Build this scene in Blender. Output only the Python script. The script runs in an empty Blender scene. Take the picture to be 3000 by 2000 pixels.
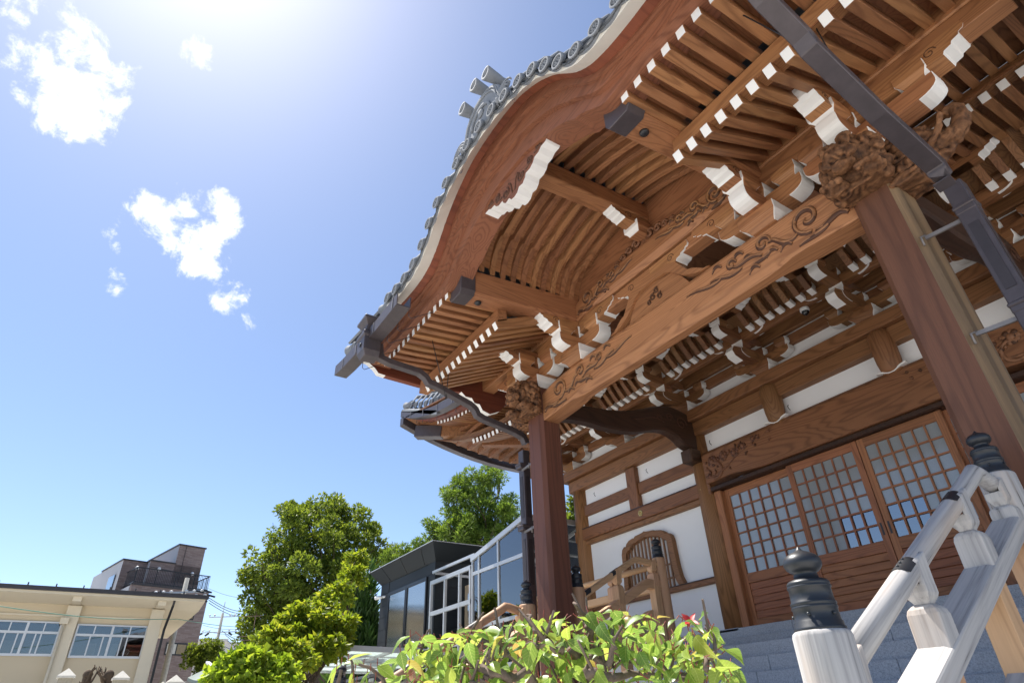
import bpy, bmesh, math, random
from mathutils import Vector, Matrix, noise as mnoise
random.seed(7)
R = math.radians
S = bpy.context.scene
COL = S.collection

# ---------------------------------------------------------------- camera
cam = bpy.data.cameras.new("camera")
cam.sensor_width = 36.0
cam.lens = 1760.8 / 3000 * 36
cam.clip_start = 0.05
cam.clip_end = 3000
cam_o = bpy.data.objects.new("camera", cam)
COL.objects.link(cam_o)
PITCH, ROLL, YAW = 0.559198, -0.038287, -0.983211
_f0 = Vector((math.sin(YAW), math.cos(YAW), 0)); _r0 = Vector((math.cos(YAW), -math.sin(YAW), 0)); _u0 = Vector((0, 0, 1))
_f = _f0 * math.cos(PITCH) + _u0 * math.sin(PITCH); _u = _u0 * math.cos(PITCH) - _f0 * math.sin(PITCH)
_r = _r0 * math.cos(ROLL) + _u * math.sin(ROLL); _u = _u * math.cos(ROLL) - _r0 * math.sin(ROLL)
CAM = Vector((0, 0, 1.5))
cam_o.matrix_world = Matrix(((_r.x, _u.x, -_f.x, CAM.x), (_r.y, _u.y, -_f.y, CAM.y), (_r.z, _u.z, -_f.z, CAM.z), (0, 0, 0, 1)))
S.camera = cam_o
FPX = 1760.8

def ray(px, py):
    """direction of a photo point; used only to read real distances off the photograph"""
    d = _r * (px - 1500) - _u * (py - 1000) + _f * FPX
    return d.normalized()

def onY(px, py, y):
    d = ray(px, py); return CAM + d * (y / d.y)

def onX(px, py, x):
    d = ray(px, py); return CAM + d * (x / d.x)

def atD(px, py, dist):
    d = ray(px, py); return CAM + d * (dist / math.hypot(d.x, d.y))

# ---------------------------------------------------------------- light
SUN_EL, SUN_AZ = 63.0, -105.0          # azimuth clockwise from +Y
sv = Vector((math.sin(R(SUN_AZ)) * math.cos(R(SUN_EL)), math.cos(R(SUN_AZ)) * math.cos(R(SUN_EL)), math.sin(R(SUN_EL))))
sl = bpy.data.lights.new("sun", 'SUN'); sl.energy = 4.6; sl.angle = R(0.55); sl.color = (1.0, 0.95, 0.88)
so = bpy.data.objects.new("sun", sl); COL.objects.link(so)
so.rotation_euler = sv.to_track_quat('Z', 'Y').to_euler()
so.location = (-20, -5, 40)

W = bpy.data.worlds.new("World"); S.world = W; W.use_nodes = True
nt = W.node_tree; nt.nodes.clear()
def N(t, **kw):
    n = nt.nodes.new(t)
    for k, v in kw.items(): setattr(n, k, v)
    return n
out = N('ShaderNodeOutputWorld'); bg = N('ShaderNodeBackground'); sky = N('ShaderNodeTexSky')
sky.sky_type = 'NISHITA'; sky.sun_disc = False; sky.sun_elevation = R(SUN_EL); sky.sun_rotation = R(SUN_AZ)
sky.altitude = 50; sky.air_density = 0.78; sky.dust_density = 0.5; sky.ozone_density = 2.4
bg.inputs['Strength'].default_value = 0.096
# broken fair-weather clouds, placed by compass direction and height
tc = N('ShaderNodeTexCoord')
def math_n(op, a, b=None, c=None):
    n = N('ShaderNodeMath'); n.operation = op
    for i, v in enumerate((a, b, c)):
        if v is None: continue
        if isinstance(v, (int, float)): n.inputs[i].default_value = v
        else: nt.links.new(v, n.inputs[i])
    return n.outputs[0]
acc = None
CLOUDS = [((200, 255), 165, 1.0), ((125, 195), 80, .9), ((265, 330), 75, .9), ((190, 95), 90, .62), ((45, 30), 65, .75), ((570, 158), 60, .85),
          ((590, 640), 120, 1.0), ((470, 660), 110, .85), ((640, 600), 70, .9), ((355, 690), 60, .7), ((610, 750), 95, .95), ((665, 860), 75, .7), ((740, 940), 50, .5), ((345, 832), 45, .6), ((310, 180), 40, .6), ((392, 196), 28, .6)]
for (px, py), rad, amp in CLOUDS:
    d = ray(px, py); ca = math.cos(math.atan(rad / FPX * .80))
    vm = N('ShaderNodeVectorMath', operation='DOT_PRODUCT'); nt.links.new(tc.outputs['Generated'], vm.inputs[0]); vm.inputs[1].default_value = d
    mr = N('ShaderNodeMapRange'); mr.interpolation_type = 'SMOOTHSTEP'
    nt.links.new(vm.outputs['Value'], mr.inputs[0])
    mr.inputs[1].default_value = ca - (1 - ca) * .9; mr.inputs[2].default_value = 1.0; mr.inputs[3].default_value = 0; mr.inputs[4].default_value = amp
    acc = mr.outputs[0] if acc is None else math_n('MAXIMUM', acc, mr.outputs[0])
ns = N('ShaderNodeTexNoise'); ns.inputs['Scale'].default_value = 17; ns.inputs['Detail'].default_value = 10; ns.inputs['Roughness'].default_value = .66; ns.inputs['Distortion'].default_value = .25
nt.links.new(tc.outputs['Generated'], ns.inputs['Vector'])
ns2 = N('ShaderNodeTexNoise'); ns2.inputs['Scale'].default_value = 5.5; ns2.inputs['Detail'].default_value = 3
nt.links.new(tc.outputs['Generated'], ns2.inputs['Vector'])
den = math_n('ADD', math_n('MULTIPLY', acc, 0.78), math_n('MULTIPLY_ADD', ns.outputs[0], 2.3, -1.60))
den = math_n('MULTIPLY', den, math_n('GREATER_THAN', acc, 0.001))
mr = N('ShaderNodeMapRange'); mr.interpolation_type = 'SMOOTHSTEP'; nt.links.new(den, mr.inputs[0])
mr.inputs[1].default_value = 0.0; mr.inputs[2].default_value = 0.45
mix = N('ShaderNodeMixRGB'); nt.links.new(mr.outputs[0], mix.inputs[0]); nt.links.new(sky.outputs[0], mix.inputs[1]); mix.inputs[2].default_value = (7.0, 7.1, 7.3, 1)
nt.links.new(mix.outputs[0], bg.inputs[0]); nt.links.new(bg.outputs[0], out.inputs[0])

S.view_settings.view_transform = 'Standard'; S.view_settings.look = 'None'
S.view_settings.gamma = 1.0; S.view_settings.use_curve_mapping = False
S.view_settings.exposure = 1.12
S.cycles.max_bounces = 8; S.cycles.diffuse_bounces = 5; S.cycles.glossy_bounces = 3; S.cycles.transmission_bounces = 6; S.cycles.transparent_max_bounces = 8
S.cycles.caustics_reflective = False; S.cycles.caustics_refractive = False

# ---------------------------------------------------------------- materials
def newmat(name):
    m = bpy.data.materials.new(name); m.use_nodes = True
    t = m.node_tree; t.nodes.clear()
    o = t.nodes.new('ShaderNodeOutputMaterial'); b = t.nodes.new('ShaderNodeBsdfPrincipled'); t.links.new(b.outputs[0], o.inputs[0])
    return m, t, b, o
def lin(c):
    return tuple(((x / 255 + .055) / 1.055) ** 2.4 if x / 255 > .04045 else x / 255 / 12.92 for x in c) + (1,)
def mixc(t, fac, a, b, mode='MIX'):
    n = t.nodes.new('ShaderNodeMixRGB'); n.blend_type = mode
    for i, v in enumerate((fac, a, b)):
        if isinstance(v, (int, float)): n.inputs[i].default_value = v
        elif isinstance(v, tuple): n.inputs[i].default_value = v
        else: t.links.new(v, n.inputs[i])
    return n.outputs[0]
def mth(t, op, a, b=0.0, c=0.0):
    n = t.nodes.new('ShaderNodeMath'); n.operation = op
    for i, v in enumerate((a, b, c)):
        if isinstance(v, (int, float)): n.inputs[i].default_value = v
        else: t.links.new(v, n.inputs[i])
    return n.outputs[0]
def coords(t, scale, rand=True, tilt=0.0):
    tc = t.nodes.new('ShaderNodeTexCoord'); mp = t.nodes.new('ShaderNodeMapping'); mp.inputs['Scale'].default_value = scale
    v = tc.outputs['Object']
    if rand:
        oi = t.nodes.new('ShaderNodeObjectInfo'); cm = t.nodes.new('ShaderNodeCombineXYZ')
        for i, k in enumerate((37.0, 91.0, 53.0)): t.links.new(mth(t, 'MULTIPLY', oi.outputs['Random'], k), cm.inputs[i])
        va = t.nodes.new('ShaderNodeVectorMath'); va.operation = 'ADD'; t.links.new(v, va.inputs[0]); t.links.new(cm.outputs[0], va.inputs[1]); v = va.outputs[0]
    if tilt:
        rt = t.nodes.new('ShaderNodeMapping'); rt.inputs['Rotation'].default_value = (-tilt, 0, 0); t.links.new(v, rt.inputs['Vector']); v = rt.outputs[0]
    t.links.new(v, mp.inputs['Vector'])
    return mp.outputs[0]
def noise(t, vec, scale, detail=4, rough=.55, dist=0.0):
    n = t.nodes.new('ShaderNodeTexNoise'); n.inputs['Scale'].default_value = scale; n.inputs['Detail'].default_value = detail
    n.inputs['Roughness'].default_value = rough; n.inputs['Distortion'].default_value = dist
    t.links.new(vec, n.inputs['Vector']); return n.outputs[0]
def ramp(t, fac, stops):
    n = t.nodes.new('ShaderNodeValToRGB'); cr = n.color_ramp
    while len(cr.elements) < len(stops): cr.elements.new(.5)
    for e, (p, c) in zip(cr.elements, stops):
        e.position = p; e.color = c if len(c) == 4 else tuple(c) + (1,)
    t.links.new(fac, n.inputs[0]); return n.outputs[0]
def bump(t, b, h, strength=.3, dist=.01):
    n = t.nodes.new('ShaderNodeBump'); n.inputs['Strength'].default_value = strength; n.inputs['Distance'].default_value = dist
    t.links.new(h, n.inputs['Height']); t.links.new(n.outputs[0], b.inputs['Normal'])

def wood(name, axis, light, dark, rings=26, rough=.55, grain=.10, fibre=.55, lines=.5, var=.22, bumpk=.15):
    """planed timber: cathedral figure from a noise field drawn out along the grain, plus fine pores"""
    m, t, b, o = newmat(name)
    sc = [3.2, 3.2, 3.2]; sc[axis] = 3.2 * grain
    v = coords(t, tuple(sc))
    f = noise(t, v, 1.0, 2, .4, .2)
    ring = mth(t, 'SINE', mth(t, 'MULTIPLY', f, rings * 6.283))
    ring = mth(t, 'POWER', mth(t, 'MULTIPLY_ADD', ring, .5, .5), 3.0)
    sc2 = [150, 150, 150]; sc2[axis] = 5
    fib = noise(t, coords(t, tuple(sc2)), 1.0, 3, .6)
    tone = noise(t, coords(t, tuple(x * .35 for x in sc)), 1.0, 2)
    c = mixc(t, mth(t, 'MULTIPLY', ring, lines), light + (1,), dark + (1,))
    c = mixc(t, mth(t, 'MULTIPLY', fib, fibre), c, tuple(x * .55 for x in dark) + (1,))
    oi = t.nodes.new('ShaderNodeObjectInfo')
    hs = t.nodes.new('ShaderNodeHueSaturation'); t.links.new(c, hs.inputs['Color'])
    t.links.new(mth(t, 'ADD', mth(t, 'MULTIPLY_ADD', oi.outputs['Random'], var, 1 - var / 2), mth(t, 'MULTIPLY_ADD', tone, .9, -.45)), hs.inputs['Value'])
    t.links.new(mth(t, 'MULTIPLY_ADD', oi.outputs['Random'], .012, .493), hs.inputs['Hue'])
    t.links.new(hs.outputs[0], b.inputs['Base Color'])
    b.inputs['Roughness'].default_value = rough; b.inputs['Specular IOR Level'].default_value = .35
    bump(t, b, mth(t, 'ADD', fib, mth(t, 'MULTIPLY', ring, .6)), bumpk, .004)
    return m
KL, KD = (.46, .215, .092), (.175, .068, .028)
WX = wood("zelkova_along_x", 0, KL, KD); WY = wood("zelkova_along_y", 1, KL, KD); WZ = wood("zelkova_along_z", 2, KL, KD)
HL, HD = (.305, .142, .059), (.095, .038, .015)
HX = wood("hall_timber_along_x", 0, HL, HD); HZ = wood("hall_timber_along_z", 2, HL, HD, rings=20)
HY = wood("hall_timber_along_y", 1, HL, HD)
RED = wood("red_cedar_post", 2, (.18, .073, .041), (.08, .031, .019), rings=12, grain=.05, lines=.45, fibre=.6, var=.04)
REDX = wood("red_stained_board", 1, (.26, .075, .040), (.09, .022, .014), rings=8, lines=.4)
DOORX = wood("door_timber_x", 0, (.37, .145, .066), (.15, .054, .025), rings=18); DOORZ = wood("door_timber_z", 2, (.37, .145, .066), (.15, .054, .025), rings=18)
TAN = wood("pale_cypress_z", 2, (.56, .34, .19), (.34, .18, .09), rings=14, lines=.4, fibre=.3)
TANX = wood("pale_cypress_x", 0, (.56, .34, .19), (.34, .18, .09), rings=14, lines=.4, fibre=.3)
TANY = wood("pale_cypress_y", 1, (.56, .34, .19), (.34, .18, .09), rings=14, lines=.4, fibre=.3)
CARV = wood("carved_wood", 2, (.26, .12, .058), (.085, .036, .018), rings=14, grain=.6, fibre=.5)
DARKW = wood("dark_aged_timber", 1, (.068, .032, .017), (.022, .011, .006), rings=14)

def plain(name, col, rough=.6, metal=0, nscale=6, namt=.12, spec=.4, bumpk=.0, bscale=60):
    m, t, b, o = newmat(name)
    v = coords(t, (1, 1, 1))
    n = noise(t, v, nscale, 5, .6)
    c = mixc(t, n, tuple(x * (1 - namt) for x in col) + (1,), tuple(min(1, x * (1 + namt)) for x in col) + (1,))
    t.links.new(c, b.inputs['Base Color']); b.inputs['Roughness'].default_value = rough; b.inputs['Metallic'].default_value = metal; b.inputs['Specular IOR Level'].default_value = spec
    if bumpk: bump(t, b, noise(t, v, bscale, 4), bumpk, .004)
    return m
WHITE = plain("white_shell_paint", (.80, .785, .755), .8, 0, 9, .05, .2)
PLAST = plain("white_plaster", (.80, .80, .80), .9, 0, 3, .03, .1, .12, 180)
CREAMW = plain("cream_lath_board", (.74, .70, .62), .85, 0, 5, .08, .2)
TILE = plain("silver_grey_roof_tile", (.21, .222, .24), .8, 0, 14, .22, .1, .2, 70)
TILED = plain("tile_relief_dark_glaze", (.085, .09, .095), .65, 0, 20, .3, .25)
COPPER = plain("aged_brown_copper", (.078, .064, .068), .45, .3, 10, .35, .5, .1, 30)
COPD = plain("aged_copper_painted_recess", (.05, .042, .045), .5, .3, 10, .3)  # darker copper paints recess shade on panels that lie flat on the pipe
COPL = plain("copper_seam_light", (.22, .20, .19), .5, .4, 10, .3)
BLACKM = plain("matt_black_iron", (.018, .021, .026), .42, .0, 8, .2, .5, .05, 90)
BRASS = plain("antique_brass", (.55, .42, .18), .4, .8, 30, .4)
GOLD = plain("gold_leaf", (.85, .52, .16), .3, .9, 20, .15)
STEEL = plain("galvanised_steel", (.45, .46, .47), .45, .6, 12, .15)
ALU = plain("satin_aluminium", (.56, .57, .58), .4, .35, 6, .06)
LAMPW = plain("white_enamel", (.75, .75, .74), .35, 0, 4, .03)
DARKH = plain("dark_plastic", (.02, .02, .022), .35, 0, 4, .1)
VOID = plain("painted_room_darkness", (.025, .018, .014), .9, 0, 3, .3)  # near-black colour stands in for the shade of unlit rooms

def granite():
    m, t, b, o = newmat("grey_speckled_granite")
    v = coords(t, (1, 1, 1), False)
    n = noise(t, v, 90, 6, .75); n2 = noise(t, v, 1.3, 3)
    c = ramp(t, n, [(.30, (.15, .16, .18)), (.45, (.36, .38, .41)), (.55, (.46, .48, .515)), (.7, (.62, .64, .66))])
    c = mixc(t, mth(t, 'MULTIPLY', n2, .3), c, (.36, .38, .41, 1))
    t.links.new(c, b.inputs['Base Color']); b.inputs['Roughness'].default_value = .75
    bump(t, b, n, .15, .003)
    return m
GRAN = granite()
def weathered(name, axis, tilt=0.0):
    m, t, b, o = newmat(name)
    sc = [34, 34, 34]; sc[axis] = .9
    n = noise(t, coords(t, tuple(sc), True, tilt), 1.0, 5, .6, .15)
    sc2 = [6, 6, 6]; sc2[axis] = .8
    patch = noise(t, coords(t, tuple(sc2), True, tilt), 1.0, 3, .5)
    sc3 = [120, 120, 120]; sc3[axis] = 3
    fib = noise(t, coords(t, tuple(sc3), True, tilt), 1.0, 3, .6)
    c = ramp(t, n, [(.28, (.13, .125, .125)), (.38, (.34, .33, .325)), (.52, (.47, .455, .44)), (.75, (.56, .54, .515))])
    tan = mth(t, 'MULTIPLY', mth(t, 'GREATER_THAN', patch, .56), mth(t, 'MULTIPLY_ADD', patch, 3.6, -2.0))
    c = mixc(t, tan, c, (.60, .44, .31, 1))
    c = mixc(t, mth(t, 'MULTIPLY', fib, .25), c, (.25, .23, .22, 1))
    crack = mth(t, 'LESS_THAN', n, .315)
    c = mixc(t, mth(t, 'MULTIPLY', crack, .85), c, (.05, .045, .045, 1))
    t.links.new(c, b.inputs['Base Color']); b.inputs['Roughness'].default_value = .85; b.inputs['Specular IOR Level'].default_value = .15
    bump(t, b, mth(t, 'ADD', n, mth(t, 'MULTIPLY', fib, .4)), .35, .004)
    return m
AGZ = weathered("silvered_cypress_z", 2); AGY = weathered("silvered_cypress_y", 1, R(28))

def glass(name, tint=(.8, .86, .88), rough=.02, alpha=.25):
    """sheet glass: clear view mixed with a fresnel mirror"""
    m, t, b, o = newmat(name)
    t.nodes.remove(b)
    tr = t.nodes.new('ShaderNodeBsdfTransparent'); tr.inputs[0].default_value = tint + (1,)
    gl = t.nodes.new('ShaderNodeBsdfGlossy'); gl.inputs['Roughness'].default_value = rough; gl.inputs[0].default_value = (.95, .97, 1, 1)
    fr = t.nodes.new('ShaderNodeFresnel'); fr.inputs[0].default_value = 1.6
    mx = t.nodes.new('ShaderNodeMixShader'); t.links.new(mth(t, 'ADD', fr.outputs[0], alpha), mx.inputs[0])
    t.links.new(tr.outputs[0], mx.inputs[1]); t.links.new(gl.outputs[0], mx.inputs[2]); t.links.new(mx.outputs[0], o.inputs[0])
    return m
GLASS = glass("clear_window_glass")
GLASSD = glass("dark_window_glass", (.25, .28, .30), .01, .22)
def frosted():
    m, t, b, o = newmat("frosted_pane_glass")
    n = noise(t, coords(t, (1, 1, 1)), 130, 4, .7)
    t.links.new(mixc(t, n, (.21, .225, .23, 1), (.34, .36, .365, 1)), b.inputs['Base Color'])
    b.inputs['Roughness'].default_value = .16; b.inputs['Specular IOR Level'].default_value = .9
    b.inputs['Coat Weight'].default_value = .6; b.inputs['Coat Roughness'].default_value = .06
    return m
FROST = frosted()

# ---------------------------------------------------------------- mesh helpers
class MB:
    def __init__(s): s.v = []; s.f = []; s.m = []; s.s = []
    def add(s, vs, fs, mat=0, smooth=False):
        o = len(s.v); s.v += [tuple(p) for p in vs]
        for i, f in enumerate(fs):
            s.f.append(tuple(o + k for k in f)); s.m.append(mat[i] if isinstance(mat, (list, tuple)) else mat); s.s.append(smooth)
        return s
    def box(s, x0, x1, y0, y1, z0, z1, mat=0, M=None):
        vs = [(x, y, z) for x in (x0, x1) for y in (y0, y1) for z in (z0, z1)]
        if M is not None: vs = [M @ Vector(p) for p in vs]
        # faces: -x,+x,-y,+y,-z,+z
        return s.add(vs, [(0, 1, 3, 2), (4, 6, 7, 5), (0, 4, 5, 1), (2, 3, 7, 6), (0, 2, 6, 4), (1, 5, 7, 3)], mat)
    def prism(s, poly, axis, a0, a1, mat=0, em=None, cap=None, smooth=False):
        """poly of 2-D points in the plane normal to axis ('x':(y,z) 'y':(x,z) 'z':(x,y)), extruded a0..a1"""
        def P(p, a): return (a, p[0], p[1]) if axis == 'x' else (p[0], a, p[1]) if axis == 'y' else (p[0], p[1], a)
        n = len(poly); vs = [P(p, a0) for p in poly] + [P(p, a1) for p in poly]
        fs = [(i, (i + 1) % n, n + (i + 1) % n, n + i) for i in range(n)]; ms = [em[i] if em else mat for i in range(n)]
        s.add(vs, fs, ms, smooth)
        c = cap or (mat, mat)
        s.add(vs[:n], [tuple(range(n))], c[0]); s.add(vs[n:], [tuple(range(n))], c[1])
        return s
    def loft(s, rings, mat=0, closed=True, caps=True, smooth=False):
        n = len(rings[0]); vs = [p for r in rings for p in r]; fs = []
        for k in range(len(rings) - 1):
            for i in range(n if closed else n - 1):
                j = (i + 1) % n; fs.append((k * n + i, k * n + j, (k + 1) * n + j, (k + 1) * n + i))
        if isinstance(mat, (list, tuple)): mm = [mat[i % len(mat)] for i in range(len(fs))]
        else: mm = mat
        s.add(vs, fs, mm, smooth)
        if caps:
            cm = mat if isinstance(mat, int) else 0
            s.add(rings[0], [tuple(range(n))], cm); s.add(rings[-1], [tuple(range(n))], cm)
        return s
    def tube(s, pts, r, seg=8, mat=0, caps=True, smooth=True, flat=1.0):
        pts = [Vector(p) for p in pts]; rs = r if isinstance(r, (list, tuple)) else [r] * len(pts)
        rings = []; up = None
        for i, p in enumerate(pts):
            d = (pts[min(i + 1, len(pts) - 1)] - pts[max(i - 1, 0)]).normalized()
            if up is None:
                up = d.orthogonal().normalized()
            up = (up - d * up.dot(d)).normalized() if (up - d * up.dot(d)).length > 1e-6 else d.orthogonal().normalized()
            sd = d.cross(up)
            rings.append([p + up * (math.cos(a) * rs[i]) + sd * (math.sin(a) * rs[i] * flat) for a in (2 * math.pi * k / seg for k in range(seg))])
        return s.loft(rings, mat, True, caps, smooth)
    def bar(s, a, b, w, h, mat=0, up=(0, 0, 1)):
        a = Vector(a); b = Vector(b); d = (b - a).normalized(); u = Vector(up); sd = d.cross(u).normalized(); u = sd.cross(d).normalized()
        rings = [[p + sd * (x * w / 2) + u * (z * h / 2) for x, z in ((-1, -1), (1, -1), (1, 1), (-1, 1))] for p in (a, b)]
        return s.loft(rings, mat)
    def path(s, pts, w, h, mat=0, up=(0, 0, 1)):
        """rectangular pipe along a polyline with mitred joints"""
        pts = [Vector(p) for p in pts]; rings = []; u0 = Vector(up)
        for i, p in enumerate(pts):
            d1 = (pts[i] - pts[i - 1]).normalized() if i else None; d2 = (pts[i + 1] - pts[i]).normalized() if i < len(pts) - 1 else None
            d = ((d1 or d2) + (d2 or d1)).normalized()
            sd = d.cross(u0); sd = sd.normalized(); u = sd.cross(d).normalized(); k = 1.0
            if d1 and d2: k = 1 / max(.5, d.dot(d1))
            rings.append([p + sd * (x * w / 2) + u * (z * h / 2 * k) for x, z in ((-1, -1), (1, -1), (1, 1), (-1, 1))])
        return s.loft(rings, mat)
    def lathe(s, prof, c=(0, 0, 0), seg=24, mat=0, smooth=True, axis='z'):
        rings = []
        for r, h in prof:
            ring = []
            for k in range(seg):
                a = 2 * math.pi * k / seg; x, y = r * math.cos(a), r * math.sin(a)
                ring.append((c[0] + x, c[1] + y, c[2] + h) if axis == 'z' else (c[0] + x, c[1] + h, c[2] + y) if axis == 'y' else (c[0] + h, c[1] + x, c[2] + y))
            rings.append(ring)
        return s.loft(rings, mat, True, True, smooth)
    def ball(s, c, r, seg=12, rings=8, mat=0, sc=(1, 1, 1)):
        rr = []
        for i in range(rings + 1):
            a = math.pi * i / rings; q = max(math.sin(a), .001)
            rr.append([(c[0] + r * sc[0] * q * math.cos(2 * math.pi * k / seg), c[1] + r * sc[1] * q * math.sin(2 * math.pi * k / seg), c[2] + r * sc[2] * math.cos(a)) for k in range(seg)])
        return s.loft(rr, mat, True, False, True)
    def band(s, up, lo, y0, y1, mats=(0, 0, 0, 0), smooth=False):
        """board between two x-z curves (lists of (x,z)), thickness y0..y1; mats = front, bottom, back, top"""
        n = len(up)
        ring = lambda i: [(lo[i][0], y0, lo[i][1]), (up[i][0], y0, up[i][1]), (up[i][0], y1, up[i][1]), (lo[i][0], y1, lo[i][1])]
        rings = [ring(i) for i in range(n)]
        for k in range(n - 1):
            a, b = rings[k], rings[k + 1]
            for i in range(4):
                j = (i + 1) % 4
                s.add([a[i], a[j], b[j], b[i]], [(0, 1, 2, 3)], (mats[0], mats[3], mats[2], mats[1])[i], smooth)
        s.add(rings[0], [(0, 1, 2, 3)], mats[0]); s.add(rings[-1], [(0, 1, 2, 3)], mats[0])
        return s
    def build(s, name, mats, parent=None, bevel=0, loc=None, recalc=True, link=True):
        me = bpy.data.meshes.new(name); me.from_pydata(s.v, [], s.f)
        for m in (mats if isinstance(mats, (list, tuple)) else [mats]): me.materials.append(m)
        me.polygons.foreach_set('material_index', s.m); me.polygons.foreach_set('use_smooth', s.s)
        if recalc:
            bm = bmesh.new(); bm.from_mesh(me); bmesh.ops.remove_doubles(bm, verts=bm.verts, dist=1e-5); bmesh.ops.recalc_face_normals(bm, faces=bm.faces); bm.to_mesh(me); bm.free()
        o = bpy.data.objects.new(name, me)
        COL.objects.link(o)
        if loc: o.location = loc
        if parent: attach(o, parent)
        if bevel:
            b = o.modifiers.new('bevel', 'BEVEL'); b.width = bevel; b.segments = 1; b.limit_method = 'ANGLE'; b.angle_limit = R(40)
        return o
_world = {}
def attach(o, parent):
    o.parent = parent
    p = parent; off = Vector((0, 0, 0))
    while p: off += p.location; p = p.parent
    # every ancestor here is unrotated, so the child keeps the place it was modelled at
    o.matrix_parent_inverse = Matrix.Translation(-off)
    # nested parents carry their own inverse: cancel it
    q = parent; M = Matrix.Identity(4); chain = []
    while q: chain.append(q); q = q.parent
    for q in reversed(chain):
        M = M @ (q.matrix_parent_inverse if q.parent else Matrix.Identity(4)) @ q.matrix_basis
    o.matrix_parent_inverse = M.inverted()
def tag(o, label=None, cat=None, group=None, kind=None):
    for k, v in (('label', label), ('category', cat), ('group', group), ('kind', kind)):
        if v: o[k] = v
    return o
def thing(name, label, cat, loc=(0, 0, 0), group=None):
    o = bpy.data.objects.new(name, None); COL.objects.link(o); o.location = loc; o.empty_display_size = .2
    return tag(o, label, cat, group)
def copy_tree(o, off, parent=None, label=None):
    """a copy of a thing moved by off, its parts and sub-parts copied with it"""
    c = o.copy(); COL.objects.link(c)
    if parent is None: c.location = o.location + Vector(off)
    else: c.parent = parent
    if label: c['label'] = label
    for ch in list(o.children): copy_tree(ch, off, c)
    return c
def interp(tab, u):
    if u <= tab[0][0]: return tab[0][1]
    for (a, x), (b, y) in zip(tab, tab[1:]):
        if u <= b: return x + (y - x) * (u - a) / (b - a)
    return tab[-1][1]
def smooth_curve(tab, n):
    """Catmull-Rom through (u, z) points"""
    out = []; P = [Vector((a, b)) for a, b in tab]; P = [2 * P[0] - P[1]] + P + [2 * P[-1] - P[-2]]
    for i in range(1, len(P) - 2):
        for k in range(n):
            t = k / n; a, b, c, d = P[i - 1:i + 3]
            q = .5 * ((2 * b) + (c - a) * t + (2 * a - 5 * b + 4 * c - d) * t * t + (3 * b - a - 3 * c + d) * t ** 3)
            out.append((q.x, q.y))
    out.append(tuple(P[-2])); return out
# ================================================================ TEMPLE HALL
XC = -3.9
def MX(x): return 2 * XC - x
T = thing("temple_hall", "brown timber temple hall with white-tipped brackets, tiled roof and curved porch gable", "temple", (XC, 8.0, 0))

# ---- chamfered porch posts
PX = (-6.43, MX(-6.43)); PY = 4.78; PW = .18; PCH = .05
for x in PX:
    h, c = PW, PCH
    poly = [(x - h + c, PY - h), (x + h - c, PY - h), (x + h, PY - h + c), (x + h, PY + h - c), (x + h - c, PY + h), (x - h + c, PY + h), (x - h, PY + h - c), (x - h, PY - h + c)]
    mb = MB(); mats = [0] * 8
    if x > XC: mats[1] = mats[2] = 1
    mb.prism(poly, 'z', 1.62, 5.56, 0, mats)
    p = mb.build("porch_post", [RED, wood("bleached_post_edge", 2, (.36, .225, .12), (.11, .072, .045), rings=7, grain=.03, lines=.7, fibre=.6)], T)
    if x > XC: p['label'] = "red-brown square porch post with a bleached and cracked edge"
    MB().box(x - .23, x + .23, PY - .23, PY + .23, 1.5, 1.62).build("post_base", GRAN, p, .015)

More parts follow.
